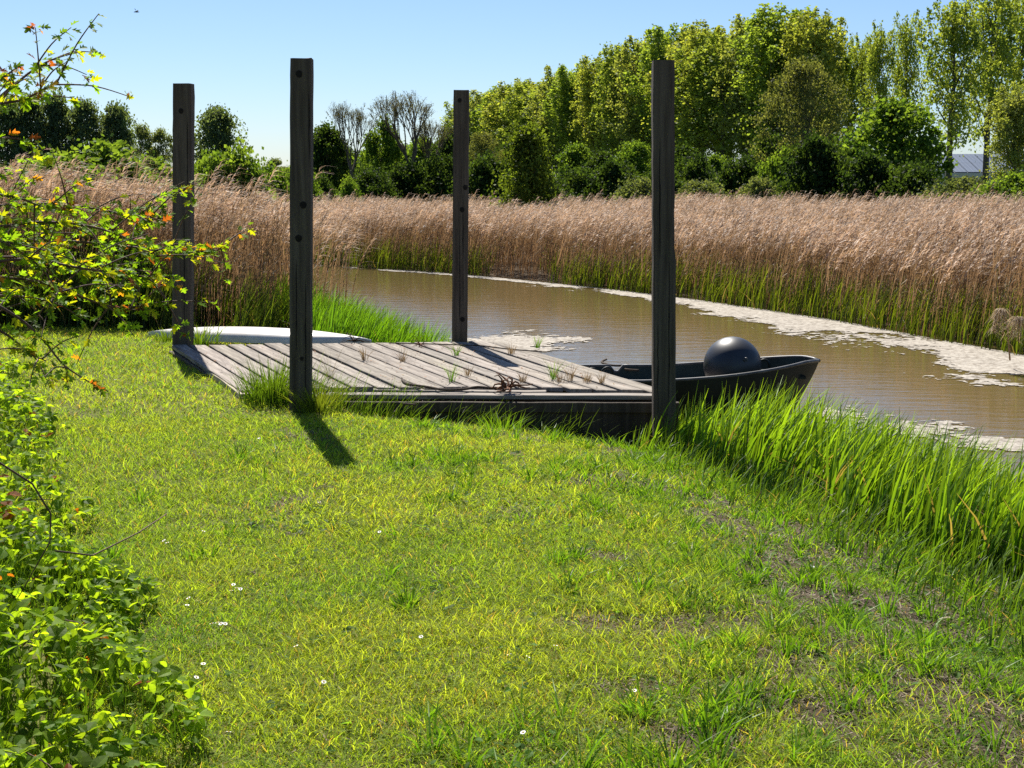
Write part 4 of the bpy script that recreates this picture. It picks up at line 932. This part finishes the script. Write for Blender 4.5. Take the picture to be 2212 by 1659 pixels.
bramble('bramble_thicket','bramble and weed bank along the left edge of the lawn',11500,5.6,11.5,(-6.5,-1.4),402,.5,.047,(-3.3,8.,0))
# arching bare cane over the lower left
def cane(uvY,label):
    m=MB(); P=[AT(*a) for a in uvY]; O=Vector((P[0].x,P[0].y,P[0].z)); tube(m,[p-O for p in P],[.0035*(1-.1*i) for i in range(len(P))],5); return tag(m.build('bramble_cane',M_twig,loc=O,smooth=True),label=label,cat='cane')
cane([(-60,960,3.6),(0,1000,3.6),(70,1045,3.6),(110,1110,3.6),(108,1170,3.6),(80,1220,3.6),(40,1290,3.6)],'dark arching bare cane near the left edge')
cane([(120,1190,4.6),(200,1200,4.8),(300,1150,5.2),(360,1110,5.6)],'thin pale stalk leaning out over the lawn')

# ------------------------------------------------------------------ small things on the lawn
dm=MB(); 
for k in range(14):
    a=6.283*k/14; c,s=math.cos(a),math.sin(a)
    dm.add([(c*.002-s*.0017,s*.002+c*.0017,0),(c*.002+s*.0017,s*.002-c*.0017,0),(c*.011+s*.0022,s*.011-c*.0022,.002),(c*.011-s*.0022,s*.011+c*.0022,.002)],[(0,1,2,3)])
tube(dm,[(0,0,-.04),(0,0,0)],[.0008,.0008],4,(.2,.3,.1))
dmesh=dm.mesh('daisy',M_petal); M_yel=noisemat('daisy_centre',(.5,.3,.02),(.6,.4,.03),(90,90,90),.8,2,0)
cm=MB(); tube(cm,[(0,0,.0005),(0,0,.003),(0,0,.0045)],[.0042,.004,.002],8); cmesh=cm.mesh('centre',M_yel)
rg=random.Random(21)
ds=[(505,1282),(512,1290),(500,1296),(520,1292),(530,1288),(470,1368),(478,1370),(487,1370),(458,1370),(430,1318),(408,1312),(405,1328),(420,1375),(375,1380),(355,1185),(362,1190),(440,1165),(425,1490),(440,1460),(1100,1440),(1140,1445),(1005,1440),(1200,1420),(690,1100),(820,1165),(780,1350),(640,1420),(495,1612),(1370,1520),(910,1400),(1130,1610),(250,830),(560,960),(430,905),(700,1500)]
for (u,v) in ds:
    p=G(u,v,.0); z=float(gz(np.array([p.x]),np.array([p.y]))[0])+.036
    o=bpy.data.objects.new('daisy',dmesh); COL.objects.link(o); o.location=(p.x,p.y,z); o.rotation_euler=(rg.uniform(-.4,.4),rg.uniform(-.4,.4),rg.uniform(0,6)); o.scale=(.72,)*3
    tag(o,label='small white daisy flowering in the lawn',cat='daisy',group='daisies scattered over the lawn')
    c=bpy.data.objects.new('centre',cmesh); COL.objects.link(c); c.parent=o
# dark clod and dead leaves
def clod(u,v,s,label,name='soil_clod',mt=M_dark,cat='clod'):
    p=G(u,v,0); p.z=float(gz(np.array([p.x]),np.array([p.y]))[0]); V=[];F=[];n=10;k_=6; rg=random.Random(int(u))
    for i in range(k_+1):
        ph=math.pi*.5*i/k_
        for j in range(n):
            th=6.283*j/n; r_=s*math.cos(ph)*rg.uniform(.75,1.15); V.append((r_*math.cos(th)*1.4,r_*math.sin(th),s*.8*math.sin(ph)*rg.uniform(.8,1.1)))
    for i in range(k_):
        for j in range(n): F.append((i*n+j,i*n+(j+1)%n,(i+1)*n+(j+1)%n,(i+1)*n+j))
    m=MB(); m.add(V,F); return tag(m.build(name,mt,loc=p),label=label,cat=cat)
clod(545,1140,.026,'dark soil clod lying in the middle of the lawn')
def deadleaf(u,v,s,col,label,h=.03):
    p=G(u,v,0); p.z=float(gz(np.array([p.x]),np.array([p.y]))[0])+h; m=MB(); v_,f_=OVATE
    for k in range(1): scatter(m,v_,f_,np.array([(random.Random(k+int(u)).uniform(-.03,.03),random.Random(k+int(v)).uniform(-.02,.02),k*.004)]),rotmats(np.array([k*2.1+u]),np.array([.1]),np.array([.4])),s,col)
    return tag(m.build('dead_leaf',M_dry,loc=p),label=label,cat='leaf')
deadleaf(2050,1274,.05,(.5,.48,.40),'pale dead leaf lying near the waterside grass at the right')
deadleaf(1765,1200,.03,(.55,.55,.52),'small whitish dead leaf right of the lawn middle')
# drooping pale plumes at the right edge of the far bank
def plume(u,v,Yd,label,seed):
    rr=np.random.RandomState(seed); c=AT(u,v,Yd); m=MB()
    for k in range(7):
        a=rr.uniform(-.9,.9); n=60; t=rr.uniform(0,1,n); L_=rr.uniform(.22,.34)
        px=(a*.16)*np.sin(t*1.6)*1.0; pz=.08*np.sin(t*2.2)-L_*t**2; P=np.stack([px+rr.normal(0,.008,n),rr.normal(0,.02,n),pz],1)
        blades(m,P,rr.uniform(.03,.07,n),.007,rr.uniform(0,6.28,n),rr.uniform(0,6.28,n),rr.uniform(.8,2,n),np.array((.46,.38,.27))*rr.uniform(.7,1.3,(n,1)),2,.2,4.)
        tube(m,[(a*.16*math.sin(s*1.6),0,.08*math.sin(s*2.2)-L_*s*s) for s in (0,.25,.5,.75,1)],.004,4,(.3,.22,.12))
    tube(m,[(0,0,0),(.08,.05,-.15),(.15,.1,float(WATER_Z)-c.z+.1)],[.008,.008,.010],5,(.3,.22,.12))
    return tag(m.build('reed_plume',M_reed,loc=c),label=label,cat='reed plume')
plume(2165,672,15.2,'drooping pale dried plume at the right edge of the far bank',5)
plume(2205,690,14.9,'pale dried plume cut by the right edge of the view',8)
# bird
p=AT(295,26,60); m=MB(); tube(m,[(-.12,0,0),(0,0,.01),(.12,0,0)],[.01,.035,.008],6)
m.add([(0,-.03,.02),(0,.05,.02),(.02,.28,.10),(-.03,.24,.11)],[(0,1,2,3)]); m.add([(0,.03,.02),(0,-.05,.02),(.02,-.28,.10),(-.03,-.24,.11)],[(0,1,2,3)])
tag(m.build('bird',M_dark,loc=p),label='tiny dark bird flying high in the upper left sky',cat='bird')
